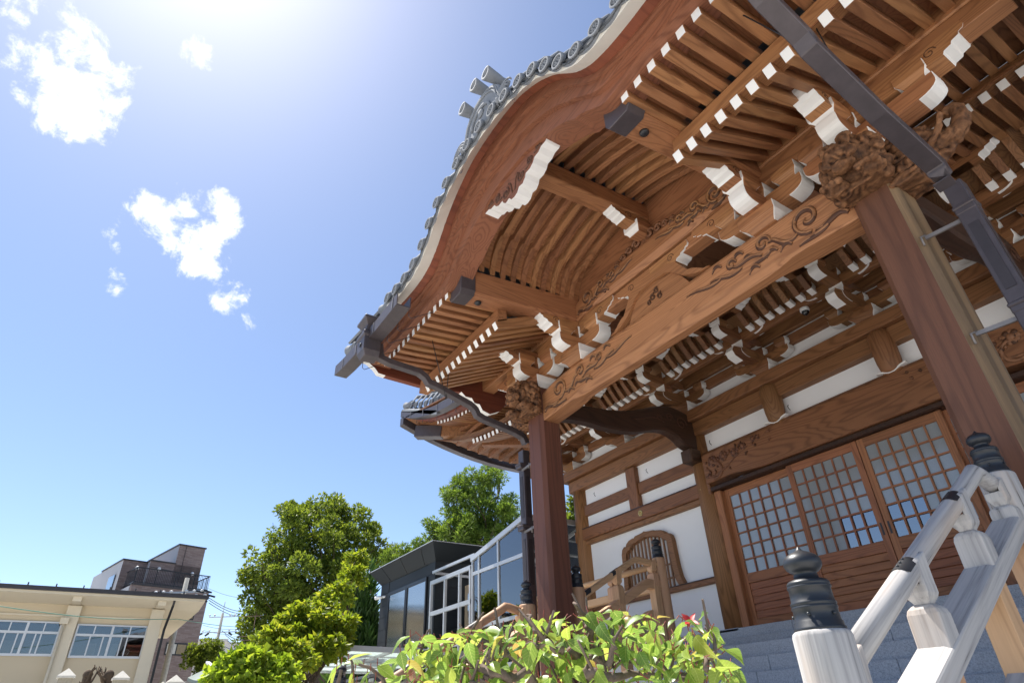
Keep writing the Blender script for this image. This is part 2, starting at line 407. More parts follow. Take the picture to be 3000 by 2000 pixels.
# ---- carvings as half-sunk scrolls
def spiral(cx, cz, r0, r1, a0, turns, n=26, sx=1.0):
    return [(cx + sx * (r0 + (r1 - r0) * k / n) * math.cos(a0 + turns * 2 * math.pi * k / n), cz + (r0 + (r1 - r0) * k / n) * math.sin(a0 + turns * 2 * math.pi * k / n)) for k in range(n + 1)]
def scroll(mb, pts, y, r, mat=0, flat=.55):
    n = len(pts)
    mb.tube([(p[0], y, p[1]) for p in pts], [r * (.35 + .65 * math.sin(math.pi * min(1, .12 + .88 * k / (n - 1)))) for k in range(n)], 6, mat)
def cubic(p0, p1, p2, p3, n=14):
    return [tuple((1 - t) ** 3 * a + 3 * (1 - t) ** 2 * t * b + 3 * (1 - t) * t * t * c + t ** 3 * d for a, b, c, d in zip(p0, p1, p2, p3)) for t in (k / n for k in range(n + 1))]
def karakusa(x0, z0, L, s, y, H=.34):
    """leaf scroll running from an end at x0 towards the middle (s=+1 to the right)"""
    mb = MB(); X = lambda u: x0 + s * u * L
    def c(*p): return cubic(*[(X(a), z0 + b * H) for a, b in p])
    def sp(cx, cz, r0, r1, a0, turns, r):
        pts = spiral(X(cx), z0 + cz * H, r0 * H, r1 * H, a0, turns, sx=s)
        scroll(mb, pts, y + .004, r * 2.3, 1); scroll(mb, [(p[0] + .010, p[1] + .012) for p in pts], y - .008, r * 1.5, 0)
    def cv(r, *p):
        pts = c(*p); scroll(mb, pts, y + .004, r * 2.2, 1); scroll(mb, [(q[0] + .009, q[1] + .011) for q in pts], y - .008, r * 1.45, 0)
    sp(.19, .56, .36, .04, -1.6, 1.35, .013)
    cv(.016, (.00, .10), (.05, .40), (.09, .05), (.17, .17)); cv(.013, (.10, .12), (.16, .02), (.22, .10), (.27, .05))
    cv(.012, (.26, .35), (.36, .15), (.36, .70), (.42, .62))
    sp(.45, .68, .20, .03, 3.6, -1.2, .011)
    cv(.012, (.40, .45), (.46, .22), (.52, .40), (.55, .30)); cv(.011, (.47, .42), (.56, .72), (.60, .42), (.66, .62))
    sp(.66, .70, .14, .03, 3.2, -1.1, .010)
    cv(.010, (.60, .45), (.70, .30), (.74, .66), (.82, .60)); cv(.009, (.74, .52), (.84, .40), (.90, .70), (1.0, .66))
    for u, w in ((.38, .30), (.52, .55), (.57, .78), (.72, .82), (.50, .18), (.30, .22)):
        pts = c((u, w), (u + .02, w + .16), (u + .05, w + .12), (u + .07, w - .02)); scroll(mb, pts, y + .002, .024, 1); scroll(mb, [(q[0] + .006, q[1] + .007) for q in pts], y - .006, .015, 0)
    return mb
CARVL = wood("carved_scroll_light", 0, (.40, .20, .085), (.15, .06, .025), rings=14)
CARVD = wood("carved_scroll_painted_shade", 0, (.115, .05, .024), (.05, .02, .010), rings=14)  # darker wood tone paints the shade of the carved grooves

# ---- rainbow beams (koryo): loft along x with a lens of chamfer underneath
def rainbow(x0, x1, yf, yb, zb, zt, rise, ch, n=28, rad=.07):
    mb = MB(); rings = []
    for k in range(n + 1):
        t = k / n; x = x0 + (x1 - x0) * t; e = math.sin(math.pi * t)
        up = rise * min(1, e * 1.6) ; dn = rise * .9 * min(1, e * 2.2)
        f = min(1, max(0, (min(t, 1 - t) - .13) / .06)); c = .012 + ch * f
        zt_ = zt + up - .05 * (1 - min(1, min(t, 1 - t) / .10)) ** 2; zb_ = zb + dn
        rings.append([(x, yf, zb_ + c), (x, yf + c * .9, zb_), (x, yb - c * .9, zb_), (x, yb, zb_ + c), (x, yb, zt_ - rad), (x, yb - rad * .35, zt_ - rad * .3), (x, yb - rad, zt_), (x, yf + rad, zt_), (x, yf + rad * .35, zt_ - rad * .3), (x, yf, zt_ - rad)])
    return mb.loft(rings, 0)
kb = rainbow(-6.26, MX(-6.26), 4.65, 4.92, 5.04, 5.55, .05, .075).build("rainbow_beam", WX, T)
kb['label'] = "lower rainbow beam between the two porch posts"
for s, x0 in ((1, -6.20), (-1, MX(-6.20))):
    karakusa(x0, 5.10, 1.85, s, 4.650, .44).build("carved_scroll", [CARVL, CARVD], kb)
kb2 = rainbow(-5.31, MX(-5.31), 4.63, 4.90, 6.17, 6.52, .045, .055).build("rainbow_beam", WX, T)
for s, x0 in ((1, -5.26), (-1, MX(-5.26))):
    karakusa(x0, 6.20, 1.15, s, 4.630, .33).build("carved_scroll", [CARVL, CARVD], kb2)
MB().box(-5.3, MX(-5.3), 4.69, 4.87, 6.02, 6.172).build("bracket_plank", WX, T, .008)

# ---- bracket parts
def masu(mb, cx, cy, z0, w, h, axis='x', m=0, wm=1):
    lv = [(.33, 0), (.355, .16), (.41, .30), (.5, .44), (.5, 1.0)]
    rings = [[(cx - w * a, cy - w * a, z0 + h * b), (cx + w * a, cy - w * a, z0 + h * b), (cx + w * a, cy + w * a, z0 + h * b), (cx - w * a, cy + w * a, z0 + h * b)] for a, b in lv]
    mm = []
    for k in range(len(lv) - 1): mm += [m, wm, m, wm] if axis == 'x' else [wm, m, wm, m]
    mb.loft(rings, mm, True, False); mb.add(rings[0], [(0, 1, 2, 3)], m); mb.add(rings[-1], [(0, 1, 2, 3)], m)
    return mb
def arm(mb, cx, cy, z0, l0, l1, w, h, axis='x', m=0, wm=1):
    """bow-shaped bracket arm reaching -l0..+l1 along its axis, curved painted ends"""
    poly = [(-l0, z0 + h), (-l0, z0 + h * .52)]; em = [wm]
    for k in range(1, 6):
        a = math.pi / 2 * k / 5; poly.append((-l0 + .17 * (1 - math.cos(a)), z0 + h * .52 * (1 - math.sin(a)))); em.append(wm)
    q = [(-p[0] - l0 + l1 + (0), p[1]) for p in poly]; q = [(l1 - (p[0] + l0), p[1]) for p in poly][::-1]
    em2 = [m] + [wm] * 6 + [m]
    P = poly + q; em = [wm] * 6 + [m] + [wm] * 6 + [m]
    if axis == 'x': mb.prism([(cx + a, b) for a, b in P], 'y', cy - w / 2, cy + w / 2, m, em)
    else: mb.prism([(cy + a, b) for a, b in P], 'x', cx - w / 2, cx + w / 2, m, em)
    return mb
NOSE = [(-.21, 0), (-.195, .028), (-.135, .040), (-.122, .068), (-.062, .082), (-.052, .108), (-.015, .118), (0, .15), (-.012, .20)]
def nose(mb, cx, cy, z0, s0, L, w, axis='x', d=1, h=.2, m=0, wm=1):
    k = h / .2; P = [(s0, z0)] + [(L + a, z0 + b * k) for a, b in NOSE] + [(s0, z0 + h)]
    em = [m] + [wm] * (len(NOSE) - 1) + [m, m]
    if axis == 'x': mb.prism([(cx + d * a, b) for a, b in P], 'y', cy - w / 2, cy + w / 2, m, em)
    else: mb.prism([(cy + d * a, b) for a, b in P], 'x', cx - w / 2, cx + w / 2, m, em)
    pts = spiral(0, z0 + h * .55, .055, .012, 0, 1.3, 14)
    if axis == 'x': mb.tube([(cx + d * (L - .28 + p[0]), cy - w / 2, p[1]) for p in pts], .005, 5, 2)
    else: mb.tube([(cx + w / 2, cy + d * (L - .28 + p[0]), p[1]) for p in pts], .005, 5, 2)
    return mb
BW = [WX, WHITE, CARVD]; BWY = [WY, WHITE, CARVD]
def porch_bracket(xc, inner, outer, post):
    y = PY; o = 1 if xc > XC else -1
    g = masu(MB(), xc, y - .01, 5.555, .42, .20).build("bracket_set", BW, T, .006)
    arm(MB(), xc, y, 5.742, .44, .44, .20, .18, 'y').build("bracket_arm", BWY, g, .004)
    l0, l1 = (inner, outer) if o > 0 else (outer, inner)
    arm(MB(), xc, y, 5.745, l0, l1, .202, .182, 'x').build("bracket_arm", BW, g, .004)
    for bx, by, ax in ((xc - l0 + .14, y, 'x'), (xc + l1 - .14, y, 'x'), (xc, y, 'x'), (xc, y - .32, 'y'), (xc, y + .32, 'y')):
        masu(MB(), bx, by, 5.925, .265, .165, ax).build("bracket_block", BW if ax == 'x' else BWY, g, .004)
    nose(MB(), xc, y, 5.985, 0, .76, .205, 'y', -1, .20).build("beam_nose", BWY, g)
    for d, L in (((o, (l1 if o > 0 else l0) + .33),) if post else ((-o, (l0 if o > 0 else l1) + .33),)):
        nose(MB(), xc, y, 5.988, 0, L, .21, 'x', d, .196).build("beam_nose", BW, g)
    return g
for x in PX: porch_bracket(x, .46, .76, True)
KX = (-5.44, MX(-5.44))
for x in KX: porch_bracket(x, .52, .50, False)
# frog-leg strut in the middle
mb = MB()
half = [(.82, 5.60), (.74, 5.62), (.66, 5.68), (.60, 5.72), (.54, 5.74), (.47, 5.84), (.40, 5.95), (.28, 6.01), (.12, 6.02)]
inn = [(.70, 5.60), (.62, 5.63), (.56, 5.66), (.50, 5.69), (.45, 5.72), (.38, 5.79), (.30, 5.87), (.20, 5.92), (.08, 5.925)]
up = [(XC - a, b) for a, b in half] + [(XC + a, b) for a, b in half[::-1]]
lo = [(XC - a, b) for a, b in inn] + [(XC + a, b) for a, b in inn[::-1]]
mb.band(up, lo, 4.66, 4.80)
mb.prism([(XC - .50, 5.60), (XC - .42, 5.74), (XC - .30, 5.88), (XC, 5.925), (XC + .30, 5.88), (XC + .42, 5.74), (XC + .50, 5.60)], 'y', 4.70, 4.76)
fr = mb.build("frog_leg_strut", WX, T)
m2 = MB()
for cx, cz, r in ((XC - .05, 5.74, .05), (XC + .06, 5.70, .045), (XC + .02, 5.80, .04), (XC - .12, 5.70, .03)):
    m2.tube([(p[0], 4.695, p[1]) for p in spiral(cx, cz, r, .01, 1, 1.2, 14)], .012, 6)
m2.build("carved_flower", CARVD, fr)
for d in (-1, 1):
    nose(MB(), XC, PY - .02, 5.96, 0, .62, .19, 'x', d, .17).build("beam_nose", BW, fr)

# ---- purlins running out to the gable, with copper shoes
def keta(x):
    mb = MB(); a, b = .145, .03
    rings = []
    for y, z0, z1 in ((2.84, 6.0, 6.37), (4.72, 6.19, 6.53), (6.4, 6.22, 6.56)):
        rings.append([(x - a + b, y, z0), (x + a - b, y, z0), (x + a, y, z0 + b), (x + a, y, z1), (x - a, y, z1), (x - a, y, z0 + b)])
    k = mb.loft(rings, 0).build("gable_purlin", WY, T)
    mb = MB(); a = .158
    rings = [[(x - a + .04, y, z0 - .012), (x + a - .04, y, z0 - .012), (x + a, y, z0 + .05), (x + a, y, z1 + .012), (x - a, y, z1 + .012), (x - a, y, z0 + .05)] for y, z0, z1 in ((2.79, 5.99, 6.36), (3.0, 6.015, 6.385))]
    mb.loft(rings, 0).build("copper_shoe", COPPER, k, .006)
    mb = MB(); mb.lathe([(.0, 0), (.045, 0), (.045, -.02), (.03, -.035), (0, -.035)], (x, 3.12, 6.028), 14).build("spotlight", DARKH, k)
for x in KX: keta(x)
for s in (-1, 1):   # eave purlins out to the sides
    x0, x1 = (-8.12, -5.58) if s < 0 else (MX(-5.58), MX(-8.12) + .6)
    MB().box(x0, x1, 4.66, 4.90, 6.285, 6.525).build("eave_purlin", WX, T, .012)
    MB().box(x0 + .9 if s < 0 else x0 - .12, x1 + .12 if s < 0 else x1 - .9, 4.68, 4.88, 6.086, 6.287).build("bracket_plank", WX, T, .006)
rp = MB().loft([[(XC - .11, y, z), (XC + .11, y, z), (XC + .11, y, z + .25), (XC - .11, y, z + .25)] for y, z in ((2.95, 6.79), (4.95, 6.90))], 0).build("ridge_purlin", WY, T, .012)
g = masu(MB(), XC, 4.60, 6.62, .26, .16, 'y').build("ridge_bracket", BWY, T, .004)
nose(MB(), XC, 4.72, 6.74, 0, .62, .17, 'y', -1, .15).build("beam_nose", BWY, g)
mb = MB()
for s in (-1, 1):
    for k, (u, w, r) in enumerate(((.12, .0, .075), (.26, -.02, .06), (.38, -.05, .05), (.50, -.07, .035))):
        mb.tube([(p[0], 4.66, p[1]) for p in spiral(XC + s * u, 6.62 + w, r, .012, 0, 1.25, 14, s)], .02, 6)
mb.prism([(XC - .5, 6.55), (XC - .3, 6.64), (XC - .12, 6.70), (XC + .12, 6.70), (XC + .3, 6.64), (XC + .5, 6.55)], 'y', 4.68, 4.80)
mb.build("cloud_carving", CARV, g)

# ---- karahafu (undulating gable)
TOP = [(0, 7.35), (.3, 7.33), (.55, 7.28), (.85, 7.13), (1.05, 6.98), (1.2, 6.84), (1.33, 6.68), (1.5, 6.50), (1.7, 6.385), (1.95, 6.34), (2.2, 6.34), (2.45, 6.35), (3.0, 6.37), (3.6, 6.43), (4.2, 6.53)]
BOT = [(0, 6.74), (.3, 6.72), (.6, 6.63), (.8, 6.56), (1.0, 6.46), (1.1, 6.38), (1.115, 6.35), (1.2, 6.34), (1.33, 6.26), (1.5, 6.14), (1.62, 6.12), (1.95, 6.145), (2.2, 6.15), (2.45, 6.155), (3.0, 6.165), (3.6, 6.19), (4.2, 6.26)]
US = [-4.2 + 8.4 * k / 140 for k in range(141)]
tops = smooth_curve(TOP, 8); bots = smooth_curve(BOT, 6)
def ft(u): return interp(tops, abs(u))
def fb(u): return interp(bots, abs(u))
def crv(f): return [(XC + u, f(u)) for u in US]
hf = MB()
hf.band(crv(lambda u: ft(u)), crv(lambda u: ft(u) - .26 * (ft(u) - fb(u))), 2.555, 2.95)
hf.band(crv(lambda u: ft(u) - .26 * (ft(u) - fb(u)) + .001), crv(lambda u: ft(u) - .60 * (ft(u) - fb(u))), 2.60, 2.94)
hf.band(crv(lambda u: ft(u) - .60 * (ft(u) - fb(u)) + .001), crv(fb), 2.66, 2.96)
HAFU = wood("gable_board_timber", 0, (.34, .145, .07), (.14, .052, .026), rings=22, grain=.16)
bargeb = hf.build("bargeboard", HAFU, T)
# red boards, white lath band, tile bed
rb = MB().band(crv(lambda u: ft(u) + .05), crv(lambda u: ft(u) - .012), 2.45, 2.62).build("verge_board", REDX, T)
WIN = lambda u: ft(u) - .012
def tz(u):   # centre line of the round end tiles
    a = abs(u)
    return interp([(0, 7.20), (.28, 7.18), (.55, 7.12), (.82, 7.035), (1.05, 6.92), (1.25, 6.74), (1.42, 6.55), (1.62, 6.405), (1.85, 6.345), (2.12, 6.335), (2.4, 6.36), (2.65, 6.40), (4.3, 6.6)], a)
mb = MB()
U2 = [-2.62 + 5.24 * k / 90 for k in range(91)]
rings = [[(XC + u, 2.305, tz(u) - .092), (XC + u, 2.478, WIN(u) + .012), (XC + u, 2.49, WIN(u) + .10), (XC + u, 2.30, tz(u) - .04)] for u in U2]
mb.loft(rings, 0, True, True).build("white_verge_lath", CREAMW, T)

# ---- pendant (gegyo) with painted thickness
oh = [(0, 6.33), (.06, 6.345), (.10, 6.40), (.17, 6.385), (.22, 6.43), (.24, 6.48), (.32, 6.475), (.38, 6.51), (.41, 6.56), (.49, 6.565), (.54, 6.60), (.62, 6.60), (.68, 6.66), (.70, 6.74)]
P = [(XC + .0 - a, b) for a, b in oh[::-1]] + [(XC + .0 + a, b) for a, b in oh[1:]]
n = len(P)
gp = MB().prism(P + [(XC + .7, 6.80), (XC - .7, 6.80)], 'y', 2.70, 2.88, 0, [1] * (n - 1) + [0, 0, 0]).build("gable_pendant", [HAFU, WHITE], T)
mb = MB()
for s in (-1, 1):
    for cx, cz, r, a in ((.16, 6.52, .075, 2), (.34, 6.60, .055, 2), (.50, 6.66, .045, 2)):
        mb.tube([(p[0], 2.70, p[1]) for p in spiral(XC + s * cx, cz, r, .012, a, 1.4, 18, s)], .014, 6)
    for a, b, c, d in (((.02, 6.42), (.06, 6.50), (.02, 6.58), (.10, 6.62)), ((.24, 6.54), (.28, 6.50), (.30, 6.58), (.36, 6.54)), ((.42, 6.62), (.44, 6.59), (.48, 6.64), (.56, 6.62))):
        mb.tube([(XC + s * p[0], 2.70, p[1]) for p in cubic(a, b, c, d, 10)], .012, 6)
mb.build("carved_scroll", CARVD, gp)

# ---- curved rafters of the gable ceiling
RIB = [(1.42, 6.44), (1.39, 6.58), (1.33, 6.70), (1.25, 6.80), (1.17, 6.865), (1.10, 6.885), (1.095, 6.855), (1.06, 6.86), (.98, 6.905), (.8, 6.97), (.6, 7.03), (.4, 7.075), (.2, 7.105), (.06, 7.12)]
def rib(y, s):
    pts = smooth_curve(RIB[:6], 4) + smooth_curve(RIB[6:], 4)
    mb = MB(); w = .037
    rings = [[(XC + s * a, y - w, b), (XC + s * a, y + w, b), (XC + s * (a + .05), y + w, b + .14), (XC + s * (a + .05), y - w, b + .14)] for a, b in pts]
    return mb.loft(rings, 0)
WR = wood("curved_rafter_timber", 0, (.44, .205, .092), (.17, .068, .03), rings=12, grain=.2, var=.5)
for s in (-1, 1):
    r0 = rib(0, s).build("curved_rafter", WR, T, .006)
    for k in range(1, 10):
        c = r0.copy(); COL.objects.link(c); c.location = (0, 3.11 + .1635 * k, 0)
        attach_loc = c
    r0.location = (0, 3.11, 0)
for s in (-1, 1):
    pts = [(a, b) for a, b in smooth_curve(RIB[:6], 4) + smooth_curve(RIB[6:], 4)]
    mb = MB(); rings = [[(XC + s * (a + .01), 2.9, b + .105), (XC + s * (a + .01), 4.75, b + .105), (XC + s * (a + .02), 4.75, b + .15), (XC + s * (a + .02), 2.9, b + .15)] for a, b in pts]
    mb.loft(rings, 0).build("ceiling_board", WY, T)
# plain arched board closing the bay above the second beam
mb = MB(); pts = [(XC - a, b + .09) for a, b in RIB] + [(XC + a, b + .09) for a, b in RIB[::-1]]
mb.prism(pts + [(XC + 1.42, 6.40), (XC - 1.42, 6.40)], 'y', 4.72, 4.78).build("infill_board", WX, T)

# ---- rafters of the porch wings, two tiers
def rafter_mesh(L, w=.085, h=.10):
    mb = MB(); mb.box(-w / 2, w / 2, 0, L, -h / 2, h / 2, [0, 0, 1, 0, 0, 0]); return mb
RW = wood("rafter_timber", 1, (.42, .20, .085), (.15, .058, .024), rings=14, var=.3)
def put(o0, loc, rx, first=[True]):
    c = o0.copy(); COL.objects.link(c); c.location = loc; c.rotation_euler = (rx, 0, 0); c.parent = T; c.matrix_parent_inverse = Matrix.Translation(-T.location)
    return c
fly = rafter_mesh(1.0, .085, .105).build("rafter", [RW, WHITE], T, .004)
base = rafter_mesh(1.75, .085, .105).build("rafter", [RW, WHITE], T, .004)
nf = 0
def lift(x):   # eaves sweep up to the sides
    d = max(0, abs(x - XC) - 1.6); return .012 * d + .016 * max(0, d - 1.2) ** 2
def wing(s, n):
    global nf
    for k in range(n):
        x = XC + s * (1.70 + .168 * k)
        z = 6.105 + lift(x) - .01
        o = put(fly, (x, 2.75, z), R(5)); nf += 1
        x2 = XC + s * (1.60 + .166 * k) if s > 0 else XC - (1.33 + .168 * k) - .18 * 0
        x2 = XC + s * (1.62 + .166 * k)
        o = put(base, (x2, 3.42, 5.80 + lift(x2) * .35), R(25)); nf += 1
wing(-1, 13); wing(1, 15)
for o in (fly, base): bpy.data.objects.remove(o)
for s in (-1, 1):
    xs = [XC + s * u for u in (1.58, 2.2, 2.8, 3.4, 3.95 if s < 0 else 4.3)]
    mb = MB(); mb.loft([[(x, 3.43, 5.865 + lift(x) * .4), (x, 3.58, 5.865 + lift(x) * .4), (x, 3.58, 6.07 + lift(x) * .6), (x, 3.45, 6.07 + lift(x) * .6)] for x in xs], 0).build("eave_batten", WX, T)
    mb = MB(); mb.loft([[(x, 2.70, 6.155 + lift(x)), (x, 3.5, 6.235 + lift(x)), (x, 3.5, 6.26 + lift(x)), (x, 2.70, 6.19 + lift(x))] for x in xs], 0)
    mb.loft([[(x, 3.44, 5.86 + lift(x) * .35), (x, 5.2, 6.68), (x, 5.2, 6.70), (x, 3.44, 5.885 + lift(x) * .35)] for x in xs], 0)
    mb.build("sheathing_board", WY, T)

# ---- tiles along the gable edge
def disc_tile(mb, x, y, z, r=.08, L=.06, tilt=.9):
    seg = 20
    rings = []
    for rr, dy in ((r, 0), (r * .98, .03), (r * .80, .05), (r * .80, L)):
        rings.append([(x + rr * math.cos(2 * math.pi * k / seg), y + dy, z + rr * math.sin(2 * math.pi * k / seg) + dy * tilt) for k in range(seg)])
    mb.loft(rings, 0, True, False, True)
    half = [[(x + r * .82 * math.cos(math.pi * k / 10), y + dy, z + dz + r * .82 * math.sin(math.pi * k / 10)) for k in range(11)] for dy, dz in ((.03, .03), (.16, .24), (.9, .52))]
    mb.loft(half, 0, True, True, True)
    # rim and sunk face
    f = [[(x + rr * math.cos(2 * math.pi * k / seg), y + dy, z + rr * math.sin(2 * math.pi * k / seg)) for k in range(seg)] for rr, dy in ((r, 0), (r * .93, -.006), (r * .76, -.006), (r * .72, .010))]
    mb.loft(f, 0, True, False, False); mb.add(f[-1], [tuple(range(seg))], 1)
    for k in range(6):   # six petals on the face
        a = math.pi / 2 + k * math.pi / 3; c, s_ = math.cos(a), math.sin(a)
        def pt(u, w, d=.0): return (x + r * (u * c - w * s_), y + .002 + d, z + r * (u * s_ + w * c))
        mb.add([pt(.06, 0), pt(.34, .13), pt(.64, 0), pt(.34, -.13), pt(.34, 0, -.008)], [(0, 1, 4), (1, 2, 4), (2, 3, 4), (3, 0, 4)], 0)
        a += math.pi / 6; c, s_ = math.cos(a), math.sin(a)
        mb.add([pt(.38, 0), pt(.52, .10), pt(.66, 0), pt(.52, -.10), pt(.52, 0, -.006)], [(0, 1, 4), (1, 2, 4), (2, 3, 4), (3, 0, 4)], 0)
def flat_tile(mb, a, b, y, sag=.038, h=.036):
    """concave eave tile hanging between two round tiles a, b (x,z)"""
    n = 8; up = []; lo = []
    for k in range(n + 1):
        t = k / n; x = a[0] + (b[0] - a[0]) * t; z = a[1] + (b[1] - a[1]) * t - sag * math.sin(math.pi * t) ** .8
        up.append((x, z)); lo.append((x, z - h * (.55 + .45 * math.sin(math.pi * t))))
    mb.band(up, lo, y, y + .028) 
    m2 = [((p[0] + q[0]) / 2, (p[1] + q[1]) / 2) for p, q in zip(up, lo)]
    mb.tube([(p[0], y - .004, p[1] + .005) for p in m2], [.004 + .012 * abs(math.sin(2.7 * math.pi * k / n)) for k in range(n + 1)], 5, 1)
# step along the curve by arc length
arc = [(u, tz(u)) for u in [k * .004 for k in range(0, 700)]]
pos = [0.0]; acc_ = 0; step = .275
for (a, b), (c, d) in zip(arc, arc[1:]):
    acc_ += math.hypot(c - a, d - b)
    if acc_ >= step and c <= 2.68: pos.append(c); acc_ -= step
us = [-u for u in pos[:0:-1]] + pos
TY = 2.27
for i, u in enumerate(us):
    mb = MB(); disc_tile(mb, XC + u, TY - .03, tz(u)); mb.build("round_end_tile", [TILE, TILED], T)
    if i:
        v = us[i - 1]; mb = MB(); flat_tile(mb, (XC + v, tz(v) - .02), (XC + u, tz(u) - .02), TY + .012); mb.build("eave_tile", [TILE, TILED], T)
for s in (-1, 1):      # corner tile turned outwards, then the lower eave row
    u = 2.74 * s
    mb = MB(); rings = [[(XC + u + s * dx, TY + .1 + r * math.cos(a), tz(2.7) + .02 + dz + r * math.sin(a)) for a in (2 * math.pi * k / 16 for k in range(16))] for dx, r, dz in ((-.35, .07, -.02), (.05, .08, 0), (.12, .10, .01), (.14, .10, .01))]
    mb.loft(rings, 0, True, True, True).build("corner_tile", [TILE, TILED], T)
    for k in range(4):
        x = XC + s * (3.10 + .29 * k); z = 6.285 + .012 * k * k + lift(x) * .3
        mb = MB(); disc_tile(mb, x, TY + .03, z); mb.build("round_end_tile", [TILE, TILED], T)
        x1 = x - s * .29; mb = MB(); flat_tile(mb, (x1, z - .03), (x, z - .02), TY + .08); mb.build("eave_tile", [TILE, TILED], T)
    x = XC + s * 4.22
    mb = MB(); rings = [[(x + s * dx, TY + .12 + r * math.cos(a), 6.52 + dz + r * math.sin(a)) for a in (2 * math.pi * k / 16 for k in range(16))] for dx, r, dz in ((-.25, .07, -.03), (.02, .085, 0), (.10, .11, .02), (.12, .11, .02))]
    mb.loft(rings, 0, True, True, True).build("corner_tile", [TILE, TILED], T)

# ---- ridge-end ornament over the gable
mb = MB(); yo = 2.292
hh = [(0, 7.80), (.14, 7.78), (.26, 7.70), (.36, 7.58), (.40, 7.44), (.44, 7.32), (.52, 7.22), (.62, 7.15), (.60, 7.05)]
PO = [(XC - a, b) for a, b in hh[:0:-1]] + [(XC, 7.80)] + [(XC + a, b) for a, b in hh[1:]] + [(XC + .4, tz(.4) + .04), (XC + .2, tz(.2) + .04), (XC, tz(0) + .04), (XC - .2, tz(.2) + .04), (XC - .4, tz(.4) + .04)]
mb.prism(PO, 'y', yo, yo + .065, 0)
orn = mb.build("ridge_ornament", [TILE, TILED], T, .01)
mb = MB(); hi = [(XC + (a - XC) * .84, 7.12 + (b - 7.10) * .84) for a, b in PO[1:16]]
mb.tube([(a, yo - .005, b) for a, b in hi], .016, 6); mb.tube([(XC + (a - XC) * .93, yo - .002, 7.1 + (b - 7.1) * .93) for a, b in PO[1:16]], .012, 6)
mb.tube([(p[0], yo - .01, p[1]) for p in cubic((XC - .2, 7.34), (XC - .22, 7.62), (XC + .22, 7.62), (XC + .2, 7.34), 14)], .022, 6)
mb.ball((XC, yo - .01, 7.46), .06, 10, 6, 0, (1, .4, 1))
for s in (-1, 1):
    for k in range(4): mb.tube([(p[0], yo - .01, p[1]) for p in spiral(XC + s * .50, 7.26, .05 + .035 * k, .045 + .035 * k, .3, .55, 12, s)], .012, 6)
    mb.ball((XC + s * .40, yo - .02, 7.22), .04, 8, 6); mb.ball((XC + s * .46, yo - .02, 7.16), .035, 8, 6); mb.ball((XC + s * .33, yo - .02, 7.25), .03, 8, 6)
mb.build("relief", [TILE, TILED], orn)
for dx, dz in ((-.28, 7.80), (0, 7.92), (.28, 7.80)):
    mb = MB(); mb.lathe([(.058, .10), (.054, .0), (.058, -.005), (.088, -.20), (.088, -.21), (.058, -.21), (.054, -.17), (0, -.17)], (XC + dx, yo + .1, dz), 18, 0, True, 'y')
    mb.build("horn_tile", [TILE, TILED], orn)

# ---- roof skin of the porch (seen from elsewhere, and shading the porch)
mb = MB()
U3 = [-4.25 + 8.5 * k / 100 for k in range(101)]
def roof_z(u, y):
    e = tz(u) + .02
    t = (y - 2.3) / 3.6
    return e + t * (1.25 - .35 * max(0, (abs(u) < 1.5) and (1 - abs(u) / 1.5)))
def rk(u): return WIN(u) if abs(u) < 2.7 else max(WIN(u), tz(u) + .05)
rings = [[(XC + u, 2.325, tz(u) + .02), (XC + u, 2.30, tz(u) + .04), (XC + u, 2.46, rk(u) + .13), (XC + u, 4.2, rk(u) + .70), (XC + u, 6.3, rk(u) + 1.15), (XC + u, 6.3, rk(u) + 1.05), (XC + u, 4.2, rk(u) + .60), (XC + u, 2.50, rk(u) + .10)] for u in U3]
mb.loft(rings, 0, True, True).build("porch_roof", TILE, T)

# ---- side gable ends of the porch roof
for s in (-1, 1):
    x = XC + s * 4.12
    prof = [(2.42, 6.30), (2.60, 6.28), (2.72, 6.20), (2.78, 6.13), (2.90, 6.12), (3.5, 6.10), (4.1, 6.14), (4.25, 6.17), (4.33, 6.10), (4.45, 6.10), (4.50, 6.02), (4.60, 6.02), (4.66, 5.92), (4.80, 5.88), (4.92, 5.94), (5.0, 5.98), (5.1, 6.1), (5.3, 6.25), (6.2, 6.55)]
    up = [(y, 6.42 + (y - 2.42) * .16) for y, z in prof]
    em = [1, 1, 1, 1, 0, 0, 0, 1, 1, 1, 1, 1, 1, 1, 1, 1, 0, 0]
    mb = MB(); n = len(prof)
    mb.prism(prof + up[::-1], 'x', x - .05, x + .05, 0, em + [0] * (n + 1)).build("side_bargeboard", [REDX, WHITE], T)
    MB().box(min(x, x + s * .16), max(x, x + s * .16), 2.35, 6.2, 6.40, 6.46, M=None).build("verge_board", REDX, T)

